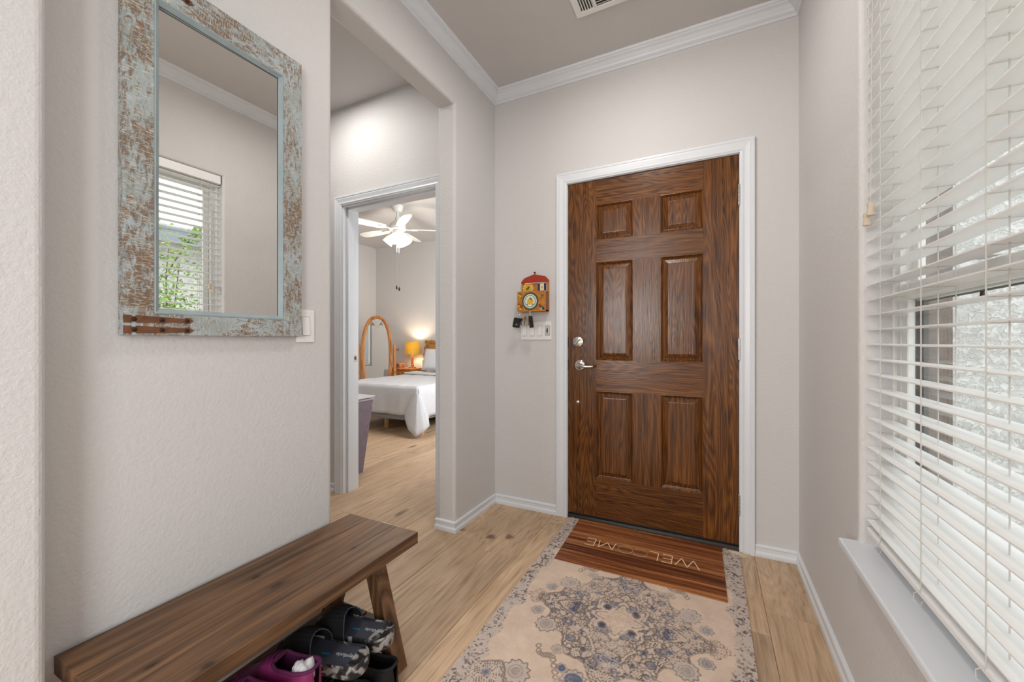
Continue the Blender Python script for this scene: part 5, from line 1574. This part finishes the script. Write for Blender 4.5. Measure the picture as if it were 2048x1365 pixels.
for k in range(4):
    a = math.radians(20 + 90 * k)
    d_ = Vector((math.cos(a), math.sin(a), 0)); ax = (d_ * 0.62 + Vector((0, 0, -0.78))).normalized()
    e1 = ax.orthogonal().normalized(); e2 = ax.cross(e1)
    st_ = Vector((FXc, FYc, 2.425)) + d_ * 0.055
    sh = MB().lathe(st_, [(0.020, 0.0), (0.026, 0.015), (0.044, 0.045), (0.056, 0.085), (0.060, 0.115), (0.066, 0.128), (0.064, 0.128), (0.050, 0.10), (0.02, 0.02)], 22, (e1, e2, ax), cap=False).build('lamp_shade', M['lampglass'], fan, smooth=True)
    MB().lathe(st_, [(0.018, -0.02), (0.022, 0.012)], 16, (e1, e2, ax)).build('socket', M['white'], sh, smooth=True)
d = bpy.data.lights.new('fan_bulbs', 'POINT'); d.energy = 27; d.color = (1.0, 0.93, 0.83); d.shadow_soft_size = 0.09
o = bpy.data.objects.new('bulb_light', d); o.parent = fan; o.location = (0, 0, 2.25 - BCEIL); COL.objects.link(o)
for (dx_, zb_) in ((-0.010, 1.74), (0.022, 1.72)):
    x_ = FXc + 0.8965 * dx_; y_ = FYc + 0.443 * dx_
    ch = MB().tube([(x_, y_, 2.40), (x_, y_, zb_ + 0.05)], 0.0022, 6).build('pull_chain', M['chrome'], fan)
    MB().lathe((x_, y_, zb_), [(0.004, 0), (0.011, 0.008), (0.009, 0.035), (0.003, 0.05)], 12).build('pull_knob', M['ironbolt'], ch, smooth=True)

# bedroom window (reflected in the oval mirror): frame, pane, blind
wb = thing('window_2', 'bedroom window with white blind', None, (BX1, 3.75, 0.7), kind='structure')
fr = MB().box(BX1 + 0.01, BX1 + 0.06, 3.2, 3.24, 0.7, 2.15).box(BX1 + 0.01, BX1 + 0.06, 4.26, 4.3, 0.7, 2.15).box(BX1 + 0.01, BX1 + 0.06, 3.2, 4.3, 2.11, 2.15).box(BX1 + 0.01, BX1 + 0.06, 3.2, 4.3, 0.7, 0.74).box(BX1 + 0.01, BX1 + 0.06, 3.2, 4.3, 1.40, 1.45)
fr.build('frame', M['vinyl'], wb)
MB().box(BX1 + 0.065, BX1 + 0.069, 3.22, 4.28, 0.72, 2.13).build('pane', M['glass'], wb)

wc = thing('window_3', 'narrow bedroom window with white blind reflected in the oval mirror', None, (-4.425, YB, 0.55), kind='structure')
fr = MB().box(-4.72, -4.68, YB + 0.02, YB + 0.07, 0.55, BDZ).box(-4.17, -4.13, YB + 0.02, YB + 0.07, 0.55, BDZ).box(-4.72, -4.13, YB + 0.02, YB + 0.07, BDZ - 0.04, BDZ).box(-4.72, -4.13, YB + 0.02, YB + 0.07, 0.55, 0.59)
fr.build('frame', M['vinyl'], wc)
MB().box(-4.69, -4.16, YB + 0.040, YB + 0.044, 0.57, BDZ - 0.02).build('pane', M['glass'], wc)
b2 = thing('window_blind', 'small white slat blind in the bedroom, seen in the oval mirror', 'blind', (-4.425, BY0 - 0.03, 0.55))
s0 = MB().box(-4.71, -4.14, BY0 - 0.058, BY0 - 0.010, -0.0015, 0.0015).build('slat', M['slat'], b2)
zb0 = Vector(b2['_b']).z
for k in range(33):
    o = s0 if k == 0 else s0.copy()
    if k: COL.objects.link(o); o.parent = b2
    o.location = (0, 0, 0.60 + 0.042 * k)
for lx in (-4.62, -4.23):
    MB().tube([(lx, BY0 - 0.058, 0.58), (lx, BY0 - 0.058, BDZ - 0.04)], 0.0012, 6).build('ladder_cord', M['cord'], b2)
MB().box(-4.71, -4.14, BY0 - 0.060, BY0 - 0.008, BDZ - 0.055, BDZ - 0.003, c=0.003).build('head_rail', M['slat'], b2)
MB().box(-4.71, -4.14, BY0 - 0.058, BY0 - 0.010, 0.562, 0.578, c=0.003).build('bottom_rail', M['slat'], b2)
